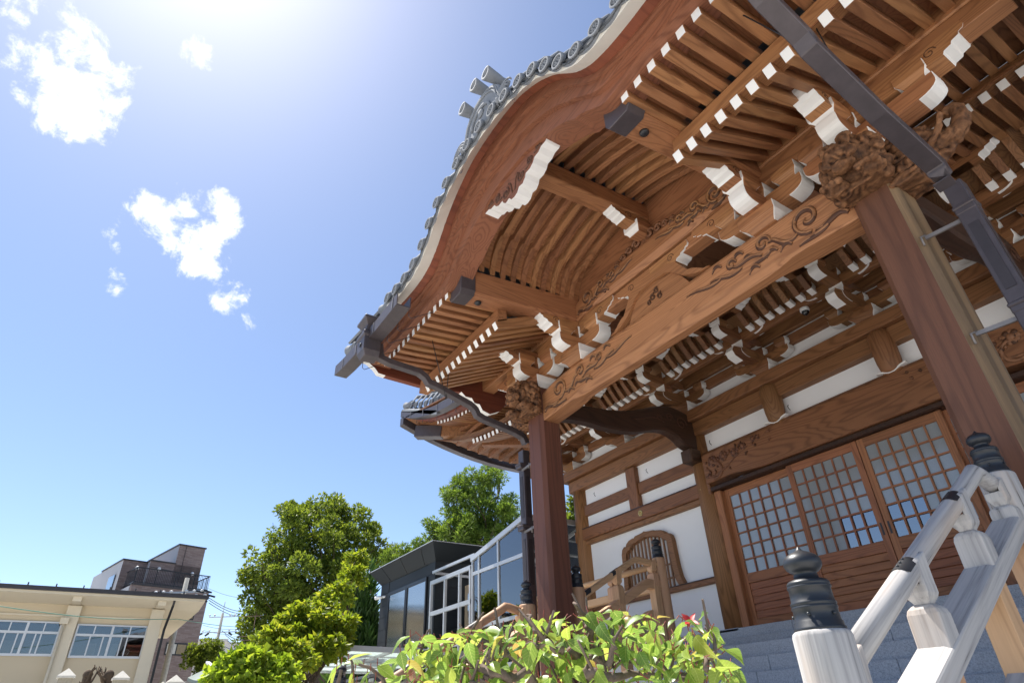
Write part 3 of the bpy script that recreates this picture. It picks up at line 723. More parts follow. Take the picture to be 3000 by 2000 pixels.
# ---- gutters and downpipes
def gutter_x(pts, y0, y1, name="gutter"):
    mb = MB(); t = .012
    for (x0, z0), (x1, z1) in zip(pts, pts[1:]):
        mb.loft([[(x, y0, z), (x, y1, z), (x, y1, z + .17), (x, y1 - t, z + .17), (x, y1 - t, z + t), (x, y0 + t, z + t), (x, y0 + t, z + .17), (x, y0, z + .17)] for x, z in ((x0, z0), (x1, z1))], 0)
    mb_ = mb.build(name, COPPER, T)
    return mb_
for s in (-1, 1):
    pts = [(XC + s * (1.96 if s < 0 else 2.75), 5.93)] + ([(XC + s * 2.6, 5.935)] if s < 0 else []) + [ (XC + s * 3.4, 5.965), (XC + s * 4.0, 6.02), (XC + s * 4.38, 6.075)]
    gt = gutter_x(pts, 2.19, 2.38)
    for u in ((2.1, 2.75, 3.42, 4.0) if s < 0 else (3.42, 4.0)): MB().box(XC + s * u - .012, XC + s * u + .012, 2.183, 2.187, 5.95 + .06 * max(0, u - 3), 6.11 + .06 * max(0, u - 3)).build("gutter_strap", COPL, gt)
    mb = MB()
    for u in ((2.05, 2.4, 2.75, 3.2, 3.7) if s < 0 else (3.2, 3.7)):
        z = interp([(1.8, 5.93), (2.6, 5.935), (3.4, 5.965), (4.4, 6.08)], u)
        mb = MB(); mb.tube([(XC + s * u, 2.40, z + .06), (XC + s * u, 2.40, z - .06), (XC + s * u, 2.43, z - .085), (XC + s * u, 2.47, z - .06), (XC + s * u, 2.74, z + .12)], .005, 5); mb.build("gutter_hook", COPPER, gt)
    x = XC + s * 3.03
    mb = MB(); mb.loft([[(x - w, 2.22 - d, z), (x + w, 2.22 - d, z), (x + w, 2.37, z), (x - w, 2.37, z)] for w, d, z in ((.10, .05, 5.70), (.13, .09, 5.78), (.13, .09, 5.98), (.15, .11, 6.0), (.15, .11, 6.05), (.11, .07, 6.10), (.11, .06, 6.18), (.17, .12, 6.26), (.17, .12, 6.30))], 0)
    hp = mb.build("downpipe_hopper", COPPER, gt, .006)
    for dz in (0,):
        mb = MB(); mb.lathe([(0, 0), (.03, 0), (.03, .01), (.018, .012), (0, .012)], (x, 2.115, 5.88), 10, 0, True, 'y').build("hopper_emblem", DARKH, hp)
    pz = [(2.30, 5.78), (2.30, 5.52)] + ([(2.42, 5.43), (3.15, 5.36), (3.30, 5.30), (3.36, 5.20), (3.46, 5.16), (3.86, 5.12), (3.98, 5.07), (4.04, 5.0), (4.14, 4.965), (4.58, 4.92), (4.70, 4.85), (4.72, 4.72)])
    if s < 0: pz = [(2.30, 5.78), (2.31, 5.66), (2.42, 5.56), (3.10, 5.54), (3.24, 5.50), (3.30, 5.38), (3.40, 5.33), (3.82, 5.31), (3.95, 5.27), (4.02, 5.17), (4.12, 5.12), (4.55, 5.08), (4.68, 5.02), (4.70, 4.90)]
    else: pz = [(2.30, 5.9), (2.34, 5.66), (2.46, 5.57), (3.12, 5.53), (3.26, 5.47), (3.42, 5.40), (3.80, 5.32), (3.96, 5.26), (4.12, 5.15), (4.48, 5.04), (4.64, 4.96), (4.70, 4.84), (4.71, 4.76)]
    trk = [(1111, 1010), (1113, 1048), (1140, 1062), (1226, 1090), (1246, 1106), (1256, 1122), (1276, 1130), (1376, 1186), (1391, 1200), (1398, 1216), (1414, 1226), (1505, 1264), (1532, 1280), (1540, 1300)] if s < 0 else [(2120, -140), (2239, 0), (2350, 112), (2373, 143), (2480, 246), (2571, 335), (2660, 415), (2741, 489), (2756, 512), (2768, 540)]
    px_ = x - .02 if s < 0 else x + .03
    pp_ = [onX(a, b_, px_) for a, b_ in trk]
    dp = MB().path([tuple(q) for q in pp_], .105 if s < 0 else .125, .085 if s < 0 else .10, 0, (0, .25, 1)).build("downpipe", COPPER, T, .006)
    mb = MB(); ly = 0.05 if s < 0 else 0.0; mb.box(x - .075, x + .055, 4.645 + ly, 4.765 + ly, 1.55, 4.84)
    for zz in (4.60, 3.72, 2.84, 1.96): mb.box(x - .085, x + .065, 4.635, 4.775, zz, zz + .03); mb.box(x - .079, x + .059, 4.641, 4.769, zz - .05, zz + .002)
    pp = mb.build("leader_pipe", COPPER, dp, .008)
    pp = dp
    for zz in (4.60, 3.72, 2.84):
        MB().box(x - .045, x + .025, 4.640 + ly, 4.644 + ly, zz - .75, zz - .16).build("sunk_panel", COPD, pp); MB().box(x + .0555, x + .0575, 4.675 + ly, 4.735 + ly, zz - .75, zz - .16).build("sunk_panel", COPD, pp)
    for zz in (4.58, 3.70):
        mb = MB(); mb.bar((x - s * .01, 4.70, zz - .05), (x - s * .32, 4.66, zz - .05), .018, .03); mb.tube([(x - s * .30, 4.62, zz - .05), (x - s * .33, 4.60, zz - .06), (x - s * .33, 4.60, zz - .14)], .008, 5); mb.build("pipe_bracket", COPL, pp)
    MB().tube([(x, 3.45, 5.38), (x - .02, 3.5, 6.05)], .006, 5).build("hanger_rod", DARKH, dp); MB().tube([(x, 3.45, 5.38), (x - s * .3, 3.05, 6.1)], .006, 5).build("hanger_rod", DARKH, dp)
# ---- carved lion and elephant heads on the posts (one sculpted surface each)
CLT = bpy.data.textures.new("chisel_marks", 'CLOUDS'); CLT.noise_scale = .035; CLT.noise_depth = 3
CLT2 = bpy.data.textures.new("carved_hair", 'WOOD'); CLT2.wood_type = 'RINGNOISE'; CLT2.noise_scale = .10; CLT2.turbulence = 12
def carv_mat():
    m, t, b, o = newmat("old_carved_zelkova")
    v = coords(t, (1, 1, 1)); n = noise(t, v, 9, 5, .65, .6)
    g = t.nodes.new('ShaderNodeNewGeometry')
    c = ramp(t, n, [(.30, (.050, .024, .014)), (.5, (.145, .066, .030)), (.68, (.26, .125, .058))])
    pt = ramp(t, g.outputs['Pointiness'], [(.44, (.18, .15, .13)), (.5, (.9, .9, .9)), (.57, (1.5, 1.45, 1.4))])  # painted shading: creases darkened and ridges brightened in the colour
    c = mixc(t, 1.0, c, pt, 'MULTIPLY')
    t.links.new(c, b.inputs['Base Color']); b.inputs['Roughness'].default_value = .7; b.inputs['Specular IOR Level'].default_value = .25
    bump(t, b, noise(t, coords(t, (1, 1, .3)), 60, 4), .5, .006)
    return m
OLDC = carv_mat()
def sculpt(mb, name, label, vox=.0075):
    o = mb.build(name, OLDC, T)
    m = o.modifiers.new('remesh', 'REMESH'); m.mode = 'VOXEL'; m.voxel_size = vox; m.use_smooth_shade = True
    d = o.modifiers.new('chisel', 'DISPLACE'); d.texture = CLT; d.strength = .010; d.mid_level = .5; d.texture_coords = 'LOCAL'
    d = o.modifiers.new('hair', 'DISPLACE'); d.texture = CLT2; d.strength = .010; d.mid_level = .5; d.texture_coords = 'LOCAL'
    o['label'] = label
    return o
def lion(xc, lab):
    mb = MB(); B = lambda x, y, z, r, sc=(1, 1, 1): mb.ball((xc + x, y, z), r, 12, 8, 0, sc)
    B(0, 4.50, 5.42, .20, (1.05, .9, 1)); B(0, 4.42, 5.44, .18); B(0, 4.56, 5.33, .21, (1, .6, .9))
    B(0, 4.27, 5.40, .105, (1.25, 1, .75)); B(0, 4.21, 5.44, .05, (1.3, .8, .8)); B(0, 4.29, 5.29, .085, (1.15, 1, .5))
    for s in (-1, 1):
        B(s * .085, 4.28, 5.51, .048); B(s * .085, 4.245, 5.51, .03); B(s * .09, 4.285, 5.565, .055, (1.2, .8, .55)); B(s * .045, 4.19, 5.405, .028)
        B(s * .10, 4.25, 5.36, .05); B(s * .185, 4.40, 5.50, .065, (.5, .8, 1)); B(s * .085, 4.225, 5.335, .02, (1, 1, 1.8))
        for k in range(7):
            a = -.6 + k * .42; B(s * (.20 + .03 * math.sin(3 * a)), 4.46 + .03 * (k % 2), 5.40 + .17 * math.sin(a), .055)
        for k in range(5): B(s * (.05 + .045 * k), 4.40 + .02 * k, 5.62 - .018 * k * k * .7, .05)
        B(s * .155, 4.40, 5.20, .10, (1, 1.2, .62))
        for k in range(4): B(s * (.09 + .042 * k), 4.285 + .008 * abs(k - 1.5), 5.205, .034, (1, 1.1, .9))
        for k in range(4): B(s * (.20 + .02 * (k % 2)), 4.52, 5.18 + .1 * k, .06)
    for k in range(9): B(-.07 + .0175 * k, 4.235, 5.315 + (.008 if k % 2 else 0), .011)
    mb.box(xc - .19, xc + .19, 4.42, 4.62, 5.14, 5.56)
    return sculpt(mb, "lion_carving", lab)
def elephant(xc, s, lab):
    mb = MB(); y0 = 4.78; B = lambda x, y, z, r, sc=(1, 1, 1): mb.ball((xc + s * x, y0 + y, z), r, 12, 8, 0, sc)
    mb.box(min(xc + s * .14, xc + s * .36), max(xc + s * .14, xc + s * .36), y0 - .15, y0 + .15, 5.08, 5.56)
    B(.33, 0, 5.32, .22, (1, .8, 1.05)); B(.45, 0, 5.36, .15, (1, .85, 1)); B(.40, 0, 5.50, .11, (1.2, .9, .8))
    mb.tube([(xc + s * a, y0, b) for a, b in ((.46, 5.36), (.56, 5.31), (.64, 5.31), (.71, 5.36), (.745, 5.43), (.75, 5.50), (.725, 5.545), (.685, 5.55), (.66, 5.52))], [.10, .088, .08, .072, .062, .055, .05, .045, .035], 10)
    B(.52, 0, 5.20, .07, (1.3, .8, .5)); B(.47, 0, 5.17, .06, (1.2, .8, .9)); B(.60, 0, 5.225, .03)
    for e in (-1, 1):
        mb.tube([(xc + s * a, y0 + e * w, b) for a, w, b in ((.50, .085, 5.30), (.57, .115, 5.33), (.63, .125, 5.40), (.655, .12, 5.47), (.655, .115, 5.53))], [.03, .028, .024, .017, .008], 8)
        B(.46, e * .105, 5.43, .04); B(.49, e * .10, 5.47, .035, (1.4, .8, .6)); B(.33, e * .15, 5.42, .09, (1, .45, 1.2))
        for k in range(8):
            z = 5.10 + .055 * k
            mb.tube([(xc + s * a, y0 + e * (.16 - .01 * (k % 2)), b) for a, b in ((.42 - .02 * (k % 3), z + .05), (.32, z + .02), (.22, z + .03), (.14, z - .01))], [.018, .026, .026, .02], 6)
        for k in range(3): B(.26 + .07 * k, e * .17, 5.19 + .025 * k, .03)
    for k in range(5): B(.18 + .07 * k, .0, 5.58 - .012 * k, .05, (1, 1.6, 1))
    return sculpt(mb, "elephant_carving", lab)
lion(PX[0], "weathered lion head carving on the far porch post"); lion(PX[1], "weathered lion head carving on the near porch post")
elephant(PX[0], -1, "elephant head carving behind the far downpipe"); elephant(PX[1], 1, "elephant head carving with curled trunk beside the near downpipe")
# ================================================================ HALL FRONT
WY0 = 8.05      # plaster plane
def col(x, z0, z1, r, name="column"):
    return MB().lathe([(r, z0), (r, (z0 + z1) / 2), (r * .96, z1)], (x, WY0 + .03, 0), 28, 0).build(name, HZ, T)
CX = (-11.38, -9.70, -6.42, MX(-6.42), MX(-9.70))
for x in CX[1:]:
    c = col(x, 2.49, 5.72, .185)
    MB().box(x - .2, x + .2, 7.84, 8.22, 2.45, 2.497).build("column_base", GRAN, c, .01)
def panel(x0, x1, z0, z1, dy=0):
    return MB().box(x0, x1, WY0 + dy, WY0 + .06 + dy, z0, z1).build("plaster_panel", PLAST, T)
def beam(x0, x1, y0, y1, z0, z1, name, mat=None, bv=.012):
    return MB().box(x0, x1, y0, y1, z0, z1).build(name, mat or HX, T, bv)
def fin(x, z, p):
    mb = MB(); y = 7.93
    pr = [(x + .062 * math.cos(R(60 * k + 30)), z + .062 * math.sin(R(60 * k + 30))) for k in range(6)]
    mb.prism(pr, 'y', y - .006, y, 0)
    for k in range(6):
        a = R(60 * k); mb.ball((x + .040 * math.cos(a), y - .006, z + .040 * math.sin(a)), .014, 8, 5, 0, (1, .5, 1)); mb.ball((x + .052 * math.cos(a + R(30)), y - .006, z + .052 * math.sin(a + R(30))), .008, 6, 4, 1, (1, .5, 1))
    mb.lathe([(.026, 0), (.026, -.01), (.02, -.02), (.014, -.022), (.012, -.03), (0, -.032)], (x, y, z), 12, 0, True, 'y')
    return mb.build("brass_boss", [BRASS, DARKH], p)
for s in (-1, 1):
    xa, xb = (-9.70, -6.42) if s < 0 else (MX(-6.42), MX(-9.70))
    panel(xa, xb, 2.5, 3.17); panel(xa, xb, 3.26, 4.39); panel(xa, xb, 4.70, 5.5)
    rl = beam(xa, xb, 7.98, 8.10, 3.17, 3.255, "sill_rail")
    MB().box(xa, xb, 7.972, 8.0, 3.255, 3.262).build("flashing", COPPER, rl)
    xe = -9.86 if s < 0 else MX(-9.86)
    nb = beam(min(xe, xb if s < 0 else xa) - (0 if s < 0 else .16), max(xe, xb if s < 0 else xa) + (.16 if s < 0 else 0), 7.93, 8.12, 4.47, 4.695, "tie_rail")
    MB().box(xa, xb, 7.96, 8.09, 4.385, 4.468).build("tie_rail_lower", HX, nb, .01)
    MB().box(min(xe, xa, xb), max(xe, xa, xb) , 7.922, 8.0, 4.696, 4.704).build("flashing", COPPER, nb)
    for bx in ((xa + .0, (xa + xb) / 2 + .15, xb - 0.02) if s < 0 else (xa, (xa + xb) / 2, xb)): fin(bx, 4.585, nb)
    beam(xa, xb, 7.99, 8.10, 4.95, 5.17, "mid_rail")
    beam((xa + xb) / 2 - .13, (xa + xb) / 2 + .13, 7.95, 8.12, 4.704, 5.49, "wall_stud", HZ)
# centre bay above the doors
panel(-6.42, MX(-6.42), 5.16, 5.52)
lb = MB().loft([[(x, 7.88, z0), (x, 8.12, z0), (x, 8.12, 5.165), (x, 7.94, 5.165), (x, 7.88, 5.10)] for x, z0 in ((-6.28, 4.62), (-5.75, 4.64), (-5.45, 4.60), (-5.2, 4.575), (-3.9, 4.57), (-2.6, 4.575), (-2.35, 4.60), (-2.05, 4.64), (-1.52, 4.62))], 0).build("lintel_beam", HX, T, .01)
beam(-6.26, MX(-6.26), 7.92, 8.12, 4.50, 4.568, "door_head", DARKW)
def peony(cx, cz, s, p):
    """peony spray carved on the lintel"""
    rnd = random.Random(int(abs(cx) * 100)); mb = MB(); y = 7.878
    spine = cubic((cx - s * .62, cz - .14), (cx - s * .2, cz - .24), (cx - s * .1, cz + .12), (cx + s * .75, cz + .18), 30)
    mb.tube([(a, y, b) for a, b in spine], [.022 * (1 - k / 34) for k in range(31)], 6, 0)
    mb.tube([(p_[0], y, p_[1]) for p_ in spiral(cx - s * .42, cz - .06, .15, .10, 3.6, .8, 16, s)], .026, 6, 0)
    for k, (u, w, r) in enumerate(((-.45, .08, .095), (-.22, .10, .085), (.0, .08, .075), (.18, .12, .06), (.38, .17, .05))):
        for j in range(9):
            a = j * .7 + k; mb.ball((cx + s * u + r * .62 * math.cos(a), y - .004 * (j % 2), cz + w + r * .62 * math.sin(a)), r * .42, 8, 5, j % 2, (1, .45, 1))
        mb.ball((cx + s * u, y - .014, cz + w), r * .5, 8, 5, 0, (1, .6, 1))
    for k in range(26):
        u = rnd.uniform(-.6, .7); w = .03 + .12 * u + rnd.uniform(-.13, .13) * (1 - .5 * max(0, u)); a = rnd.uniform(0, 6.28); L = rnd.uniform(.04, .09)
        mb.tube([(cx + s * u, y, cz + w), (cx + s * u + L * .5 * math.cos(a), y - .012, cz + w + L * .5 * math.sin(a)), (cx + s * u + L * math.cos(a + .5), y, cz + w + L * math.sin(a + .5))], [.012, .02, .003], 5, k % 2)
    return mb.build("peony_carving", [CARV, CARVD], p)
PCARV = peony(-5.62, 4.86, 1, lb); peony(MX(-5.62), 4.86, -1, lb)
# heavy double beam under the brackets, running the length of the front
xL, xR = -10.0, 3.2
beam(xL + .1, xR, 7.90, 8.14, 5.50, 5.735, "head_beam"); hb = beam(xL, xR, 7.80, 8.18, 5.738, 5.93, "plate_beam")
for x in (-4.78, MX(-4.78) - .0):
    mb = MB(); rg = []
    for w, d, z in ((.10, .05, 5.10), (.135, .10, 5.16), (.15, .14, 5.30), (.155, .16, 5.50), (.145, .15, 5.68), (.11, .10, 5.76), (.04, .05, 5.775)):
        rg.append([(x + w * math.cos(a) * (1 if abs(math.cos(a)) < .9 else 1), 7.93 - d * max(-.3, math.sin(a)), z) for a in (2 * math.pi * k / 20 for k in range(20))])
    mb.loft(rg, 0, True, True, True)
    st = mb.build("rounded_strut", HZ, T)
    mb = MB(); mb.band([(x - .20, 5.172), (x - .12, 5.172), (x - .04, 5.135), (x + .04, 5.135), (x + .12, 5.172), (x + .20, 5.19)], [(x - .20, 5.165), (x - .12, 5.15), (x - .04, 5.115), (x + .04, 5.115), (x + .12, 5.15), (x + .20, 5.17)], 7.86, 7.93).build("painted_foot", WHITE, st)
panel(xL + .3, xR, 5.93, 6.24); 
beam(xL + .3, xR, 7.97, 8.14, 6.235, 6.40, "wall_plank"); panel(xL + .3, xR, 6.40, 6.47, .01); beam(xL + .3, xR, 7.97, 8.14, 6.465, 6.70, "wall_plank")
for k in range(8):
    xh = xL + 1.0 + k * 1.5
    MB().tube([(xh, 7.86, 5.20), (xh, 7.83, 5.22), (xh, 7.82, 5.25), (xh + .01, 7.83, 5.27)], .006, 5).build("wall_hook", DARKH, T)

# ---- two-step brackets along the wall
BH = [HX, WHITE, CARVD]; BHY = [HY, WHITE, CARVD]
def hall_bracket(x):
    g = masu(MB(), x, 7.95, 5.93, .36, .17).build("bracket_set", BH, T, .005)
    A = lambda m, mats: m.build("bracket_arm", mats, g, .003)
    Bk = lambda cx, cy, z, ax, w=.20, h=.13: masu(MB(), cx, cy, z, w, h, ax).build("bracket_block", BH if ax == 'x' else BHY, g, .003)
    A(arm(MB(), x, 7.95, 6.085, .50, .50, .145, .14, 'x'), BH)             # on the wall
    A(arm(MB(), x, 7.95, 6.083, .0, .0, .145, .14, 'y') if 0 else arm(MB(), x, 7.95, 6.082, .62, .25, .15, .142, 'y'), BHY)
    for d in (-.40, 0, .40): Bk(x + d, 7.95, 6.225, 'x')
    Bk(x, 7.46, 6.225, 'y')
    A(arm(MB(), x, 7.46, 6.352, .48, .48, .145, .14, 'x'), BH)             # first step out
    A(arm(MB(), x, 7.6, 6.350, .70, .30, .15, .142, 'y'), BHY)
    for d in (-.38, 0, .38): Bk(x + d, 7.46, 6.49, 'x')
    Bk(x, 7.02, 6.49, 'y')
    A(arm(MB(), x, 7.00, 6.60, .48, .48, .145, .12, 'x'), BH)
    # tail piece leaning out under the first step
    mb = MB(); mb.prism([(7.55, 6.02), (7.30, 5.97), (7.14, 6.02), (7.10, 6.10), (7.16, 6.19), (7.9, 6.30), (7.9, 6.15)], 'x', x - .07, x + .07, 0, [1 if k in (1, 2, 3) else 0 for k in range(7)])
    A(mb, BHY)
    nose(MB(), x, 7.02, 6.60, 0, .42, .14, 'y', -1, .16, 0, 1).build("beam_nose", BHY, g)
    for d in (-1, 1): nose(MB(), x, 7.0, 6.60, .0, .62, .15, 'x', d, .17).build("beam_nose", BH, g)
    for d in (-.36, 0, .36): Bk(x + d, 7.00, 6.715, 'x', .18, .10)
    return g
BX = [-9.70 + 1.64 * k for k in range(8)]
BX = [-9.70, -8.06, -6.42, -4.74, -3.06, MX(-6.42), .30, 1.94]
PROTO = hall_bracket(0)
def move_part(o, off, parent):
    c = o.copy(); COL.objects.link(c); c.parent = parent
    if parent is T: c.location = o.location + Vector(off); c.matrix_parent_inverse = o.matrix_parent_inverse
    for ch in o.children: move_part(ch, off, c)
    return c
for x in BX: move_part(PROTO, (x, 0, 0), T)
for ch in list(PROTO.children): bpy.data.objects.remove(ch)
bpy.data.objects.remove(PROTO)
beam(xL, xR, 7.40, 7.53, 6.60, 6.74, "bracket_purlin"); beam(xL - .6, xR, 6.90, 7.12, 6.80, 7.02, "eave_purlin"); beam(xL, xR, 7.42, 7.52, 6.35, 6.49, "bracket_purlin")
# curved ceiling ribs between the bracket sets
mb = MB(); rr = []
ribp = [(7.38, 6.40), (7.26, 6.445), (7.20, 6.52), (7.10, 6.64), (7.04, 6.80)]
rings = [[(-.040, a, b), (.040, a, b), (.040, a + .05, b + .06), (-.040, a + .05, b + .06)] for a, b in ribp]
mb.loft(rings[:2], 1); mb.loft(rings[1:], 0)
rib0 = mb.build("ceiling_rib", [HY, WHITE], T)
for x0, x1 in zip(BX[:-1], BX[1:]):
    n = 7
    for k in range(n):
        c = rib0.copy(); COL.objects.link(c); c.location = (x0 + (x1 - x0) * (k + 1.75) / (n + 2.5), 0, 0)
bpy.data.objects.remove(rib0)
MB().loft([[(x, 7.50, 6.50), (x, 7.18, 6.72), (x, 7.0, 6.86), (x, 7.03, 6.88), (x, 7.22, 6.75), (x, 7.52, 6.53)] for x in (xL, xR)], 0).build("rib_board", HY, T)

# ---- sliding lattice doors
def door(x0, x1, y, nx, clear):
    nz = 6; t = thing_part = MB()
    zb, zg, zt = 2.49, 3.21, 4.50; st = .085
    t.box(x0, x0 + st, y, y + .04, zb, zt); t.box(x1 - st, x1, y, y + .04, zb, zt)
    t.box(x0 + st, x1 - st, y + .001, y + .039, 4.385, zt, 1).box(x0 + st, x1 - st, y + .001, y + .039, 3.08, 3.215, 1).box(x0 + st, x1 - st, y + .001, y + .039, zb, 2.60, 1)
    d = t.build("sliding_door", [DOORZ, DOORX], T, .003)
    mb = MB()
    n = 5
    for k in range(n):
        z0 = 2.60 + (.48 / n) * k; z1 = z0 + .48 / n
        mb.prism([(y + .022, z0), (y + .010, z0 + .006), (y + .018, z1 - .008), (y + .026, z1)], 'x', x0 + st, x1 - st, 0)
    mb.build("louvre_board", DOORX, d)
    mb = MB(); gx0, gx1 = x0 + st, x1 - st
    for k in range(1, nx): xx = gx0 + (gx1 - gx0) * k / nx; mb.box(xx - .011, xx + .011, y + .002, y + .022, 3.215, 4.385)
    mb.build("lattice", DOORZ, d)
    mb = MB()
    for k in range(1, nz): zz = 3.215 + 1.17 * k / nz; mb.box(gx0, gx1, y + .004, y + .02, zz - .011, zz + .011)
    mb.build("lattice_rail", DOORX, d)
    mb = MB(); mb.box(gx0, gx1, y + .024, y + .03, 3.20, 4.40)
    fr = MB(); cl = MB()
    for i in range(nx):
        for j in range(nz):
            a, b = gx0 + (gx1 - gx0) * i / nx, gx0 + (gx1 - gx0) * (i + 1) / nx; c, e = 3.215 + 1.17 * j / nz, 3.215 + 1.17 * (j + 1) / nz
            (cl if (i, j) in clear else fr).box(a, b, y + .024, y + .028, c, e)
    fr.build("frosted_pane", FROST, d)
    if clear: cl.build("clear_pane", GLASSD, d)
    return d
DW = 1.20
lo = {(i, j) for i in range(3, 6) for j in (0, 1)}
door(-6.13, -4.87, 8.075, 6, ())
d2 = door(-4.92, -3.835, 8.01, 6, {(3, 1), (4, 1), (5, 1), (3, 0), (4, 0), (5, 0)}); d3 = door(-3.825, -2.74, 8.01, 6, {(0, 0), (1, 0), (2, 0), (3, 0), (0, 1), (1, 1), (2, 1)})
door(-2.79, -1.57, 8.075, 6, ())
for xx, d in ((-3.878, d2), (-3.782, d3)): MB().box(xx - .012, xx + .012, 8.0085, 8.012, 3.27, 3.42).build("door_pull", DARKH, d)
beam(-6.26, -6.13, 7.98, 8.16, 2.49, 4.50, "door_jamb", DOORZ); beam(-1.67 + .1, MX(-6.26), 7.98, 8.16, 2.49, 4.50, "door_jamb", DOORZ)
MB().box(-6.3, -1.5, 8.6, 8.7, 2.4, 4.6).build("dark_room_wall", VOID, T)  # room's darkness is put into this wall's near-black colour
# ---- bell-shaped window
def bell(w, zb, zt):
    """half outline of the cusped opening, from foot to point"""
    H = zt - zb
    return [(w * 1.13, zb), (w * 1.04, zb + H * .12), (w * 1.0, zb + H * .3), (w * .98, zb + H * .55), (w * .97, zb + H * .72), (w * .93, zb + H * .80), (w * .84, zb + H * .845), (w * .77, zb + H * .835), (w * .73, zb + H * .88), (w * .62, zb + H * .925), (w * .46, zb + H * .945), (w * .42, zb + H * .935), (w * .36, zb + H * .965), (w * .18, zb + H * .975), (w * .05, zb + H * .985), (0, zb + H)]
wc = -7.93
bo = bell(.66, 3.262, 4.27); bi = [(a * .83, 3.262 + (b - 3.262) * .90) for a, b in bo]
mb = MB()
up = [(wc - a, b) for a, b in bo] + [(wc + a, b) for a, b in bo[::-1][1:]]; lo_ = [(wc - a, b) for a, b in bi] + [(wc + a, b) for a, b in bi[::-1][1:]]
mb.band(up, lo_, 7.955, 8.06)
wf = mb.build("bell_window", HX, T, .006)
mb = MB()
for k in range(12):
    x = -.50 + k * 1.0 / 11; zt = interp(sorted([(a, b) for a, b in bi]), abs(x)) if abs(x) < bi[3][0] else 4.0
    zt = max(b for a, b in [(0, 3.9)] + [(0, interp([(p[0], p[1]) for p in bi[::-1] if p[1] > 3.7], abs(x)))])
    mb.box(wc + x - .014, wc + x + .014, 7.985, 8.01, 3.262, zt + .01)
for z in (3.40, 3.62): mb.box(wc - .56, wc + .56, 7.99, 8.005, z - .014, z + .014)
mb.build("window_bar", HZ, wf)
mb = MB().prism(lo_, 'y', 8.044, 8.049, 0).build("paper_pane", WHITE, wf)

# ---- shrimp beams tying porch posts to the hall
def shrimp(x):
    top = [(4.90, 5.30), (5.1, 5.40), (5.32, 5.46), (5.55, 5.52), (6.0, 5.56), (6.5, 5.66), (6.96, 5.83), (7.38, 5.94), (7.7, 5.92), (7.9, 5.84), (7.95, 5.70)]
    bot = [(4.90, 5.14), (5.1, 5.20), (5.32, 5.235), (5.55, 5.25), (6.0, 5.24), (6.5, 5.29), (6.96, 5.42), (7.25, 5.455), (7.48, 5.39), (7.65, 5.27), (7.9, 5.22)]
    a = smooth_curve(top, 4); b = smooth_curve(bot, 4); mb = MB()
    n = min(len(a), len(b))
    rings = [[(x - .10, b[i][0], b[i][1] + .03), (x - .07, b[i][0], b[i][1]), (x + .07, b[i][0], b[i][1]), (x + .10, b[i][0], b[i][1] + .03), (x + .10, a[i][0], a[i][1] - .03), (x + .07, a[i][0], a[i][1]), (x - .07, a[i][0], a[i][1]), (x - .10, a[i][0], a[i][1] - .03)] for i in range(n)]
    o = mb.loft(rings, 0).build("shrimp_beam", DARKW, T)
    m2 = MB()
    for cy, cz, r in ((7.62, 5.66, .13), (7.35, 5.72, .08), (7.1, 5.66, .06)): m2.tube([(x + .10, p[0], p[1]) for p in spiral(cy, cz, r, .02, 0, 1.4, 20)], .010, 5)
    m2.tube([(x + .10, a_, b_) for a_, b_ in cubic((7.2, 5.6), (6.9, 5.7), (6.8, 5.55), (6.5, 5.5), 12)], .010, 5)
    m2.build("carved_scroll", CARVD, o)
    MB().loft([[(x - .12, 7.70 + .0, z), (x + .12, 7.70, z), (x + .12, 7.95, z), (x - .12, 7.95, z)] for z in (5.02, 5.24)], 0).build("beam_seat", DARKW, o, .02)
for x in PX: shrimp(x)

# ---- main eaves: base rafters, flying rafters, battens
BR = wood("hall_rafter", 1, (.36, .165, .07), (.12, .046, .02), rings=14, var=.3)
def mlift(x):
    d = max(0, abs(x - XC) - 5.2); return .085 * d * d * .82
brf = rafter_mesh(1.9, .085, .10).build("rafter", [BR, WHITE], T, .003); flf = rafter_mesh(.95, .08, .095).build("rafter", [BR, WHITE], T, .003)
nr = 0
SP = .163
for k in range(-52, 30):
    x = XC + k * SP + .08
    if x < -11.4 or x > .75: continue
    if -9.2 < x < -8.0 or (-5.7 < x < -2.3): continue
    if x > -10.75: put(brf, (x, 6.0, 6.46 + mlift(x)), R(16))
    if x < -9.2 or x > -.9: put(flf, (x, 5.45, 6.88 + mlift(x)) if x < -3 else (x, 5.12, 6.55), R(6) if x < -3 else R(8)); nr += 2
mb = MB()
for k in range(-52, 30):
    x = XC + k * SP + .08
    if -9.2 < x < -8.0 or (-5.7 < x < -2.3):
        M = Matrix.Translation((x, 6.0, 6.46 + mlift(x))) @ Matrix.Rotation(R(16), 4, 'X')
        mb.box(-.0425, .0425, 0, 1.9, -.05, .05, [0, 0, 1, 0, 0, 0], M)
st = mb.build("rafter_row", [BR, WHITE], T); st['kind'] = 'stuff'
for o in (brf, flf): bpy.data.objects.remove(o)
xs = [-12.3 + k * .45 for k in range(35)]
def strip(name, y0, y1, z0, z1, mat, x0=-12.35, x1=3.4):
    X = [x0 + (x1 - x0) * k / 40 for k in range(41)]
    return MB().loft([[(x, y0, z0 + mlift(x)), (x, y1, z0 + mlift(x)), (x, y1, z1 + mlift(x)), (x, y0, z1 + mlift(x))] for x in X], 0).build(name, mat, T)
strip("eave_batten", 6.0, 6.14, 6.53, 6.66, HX)
X = [-12.5 + 16 * k / 40 for k in range(41)]
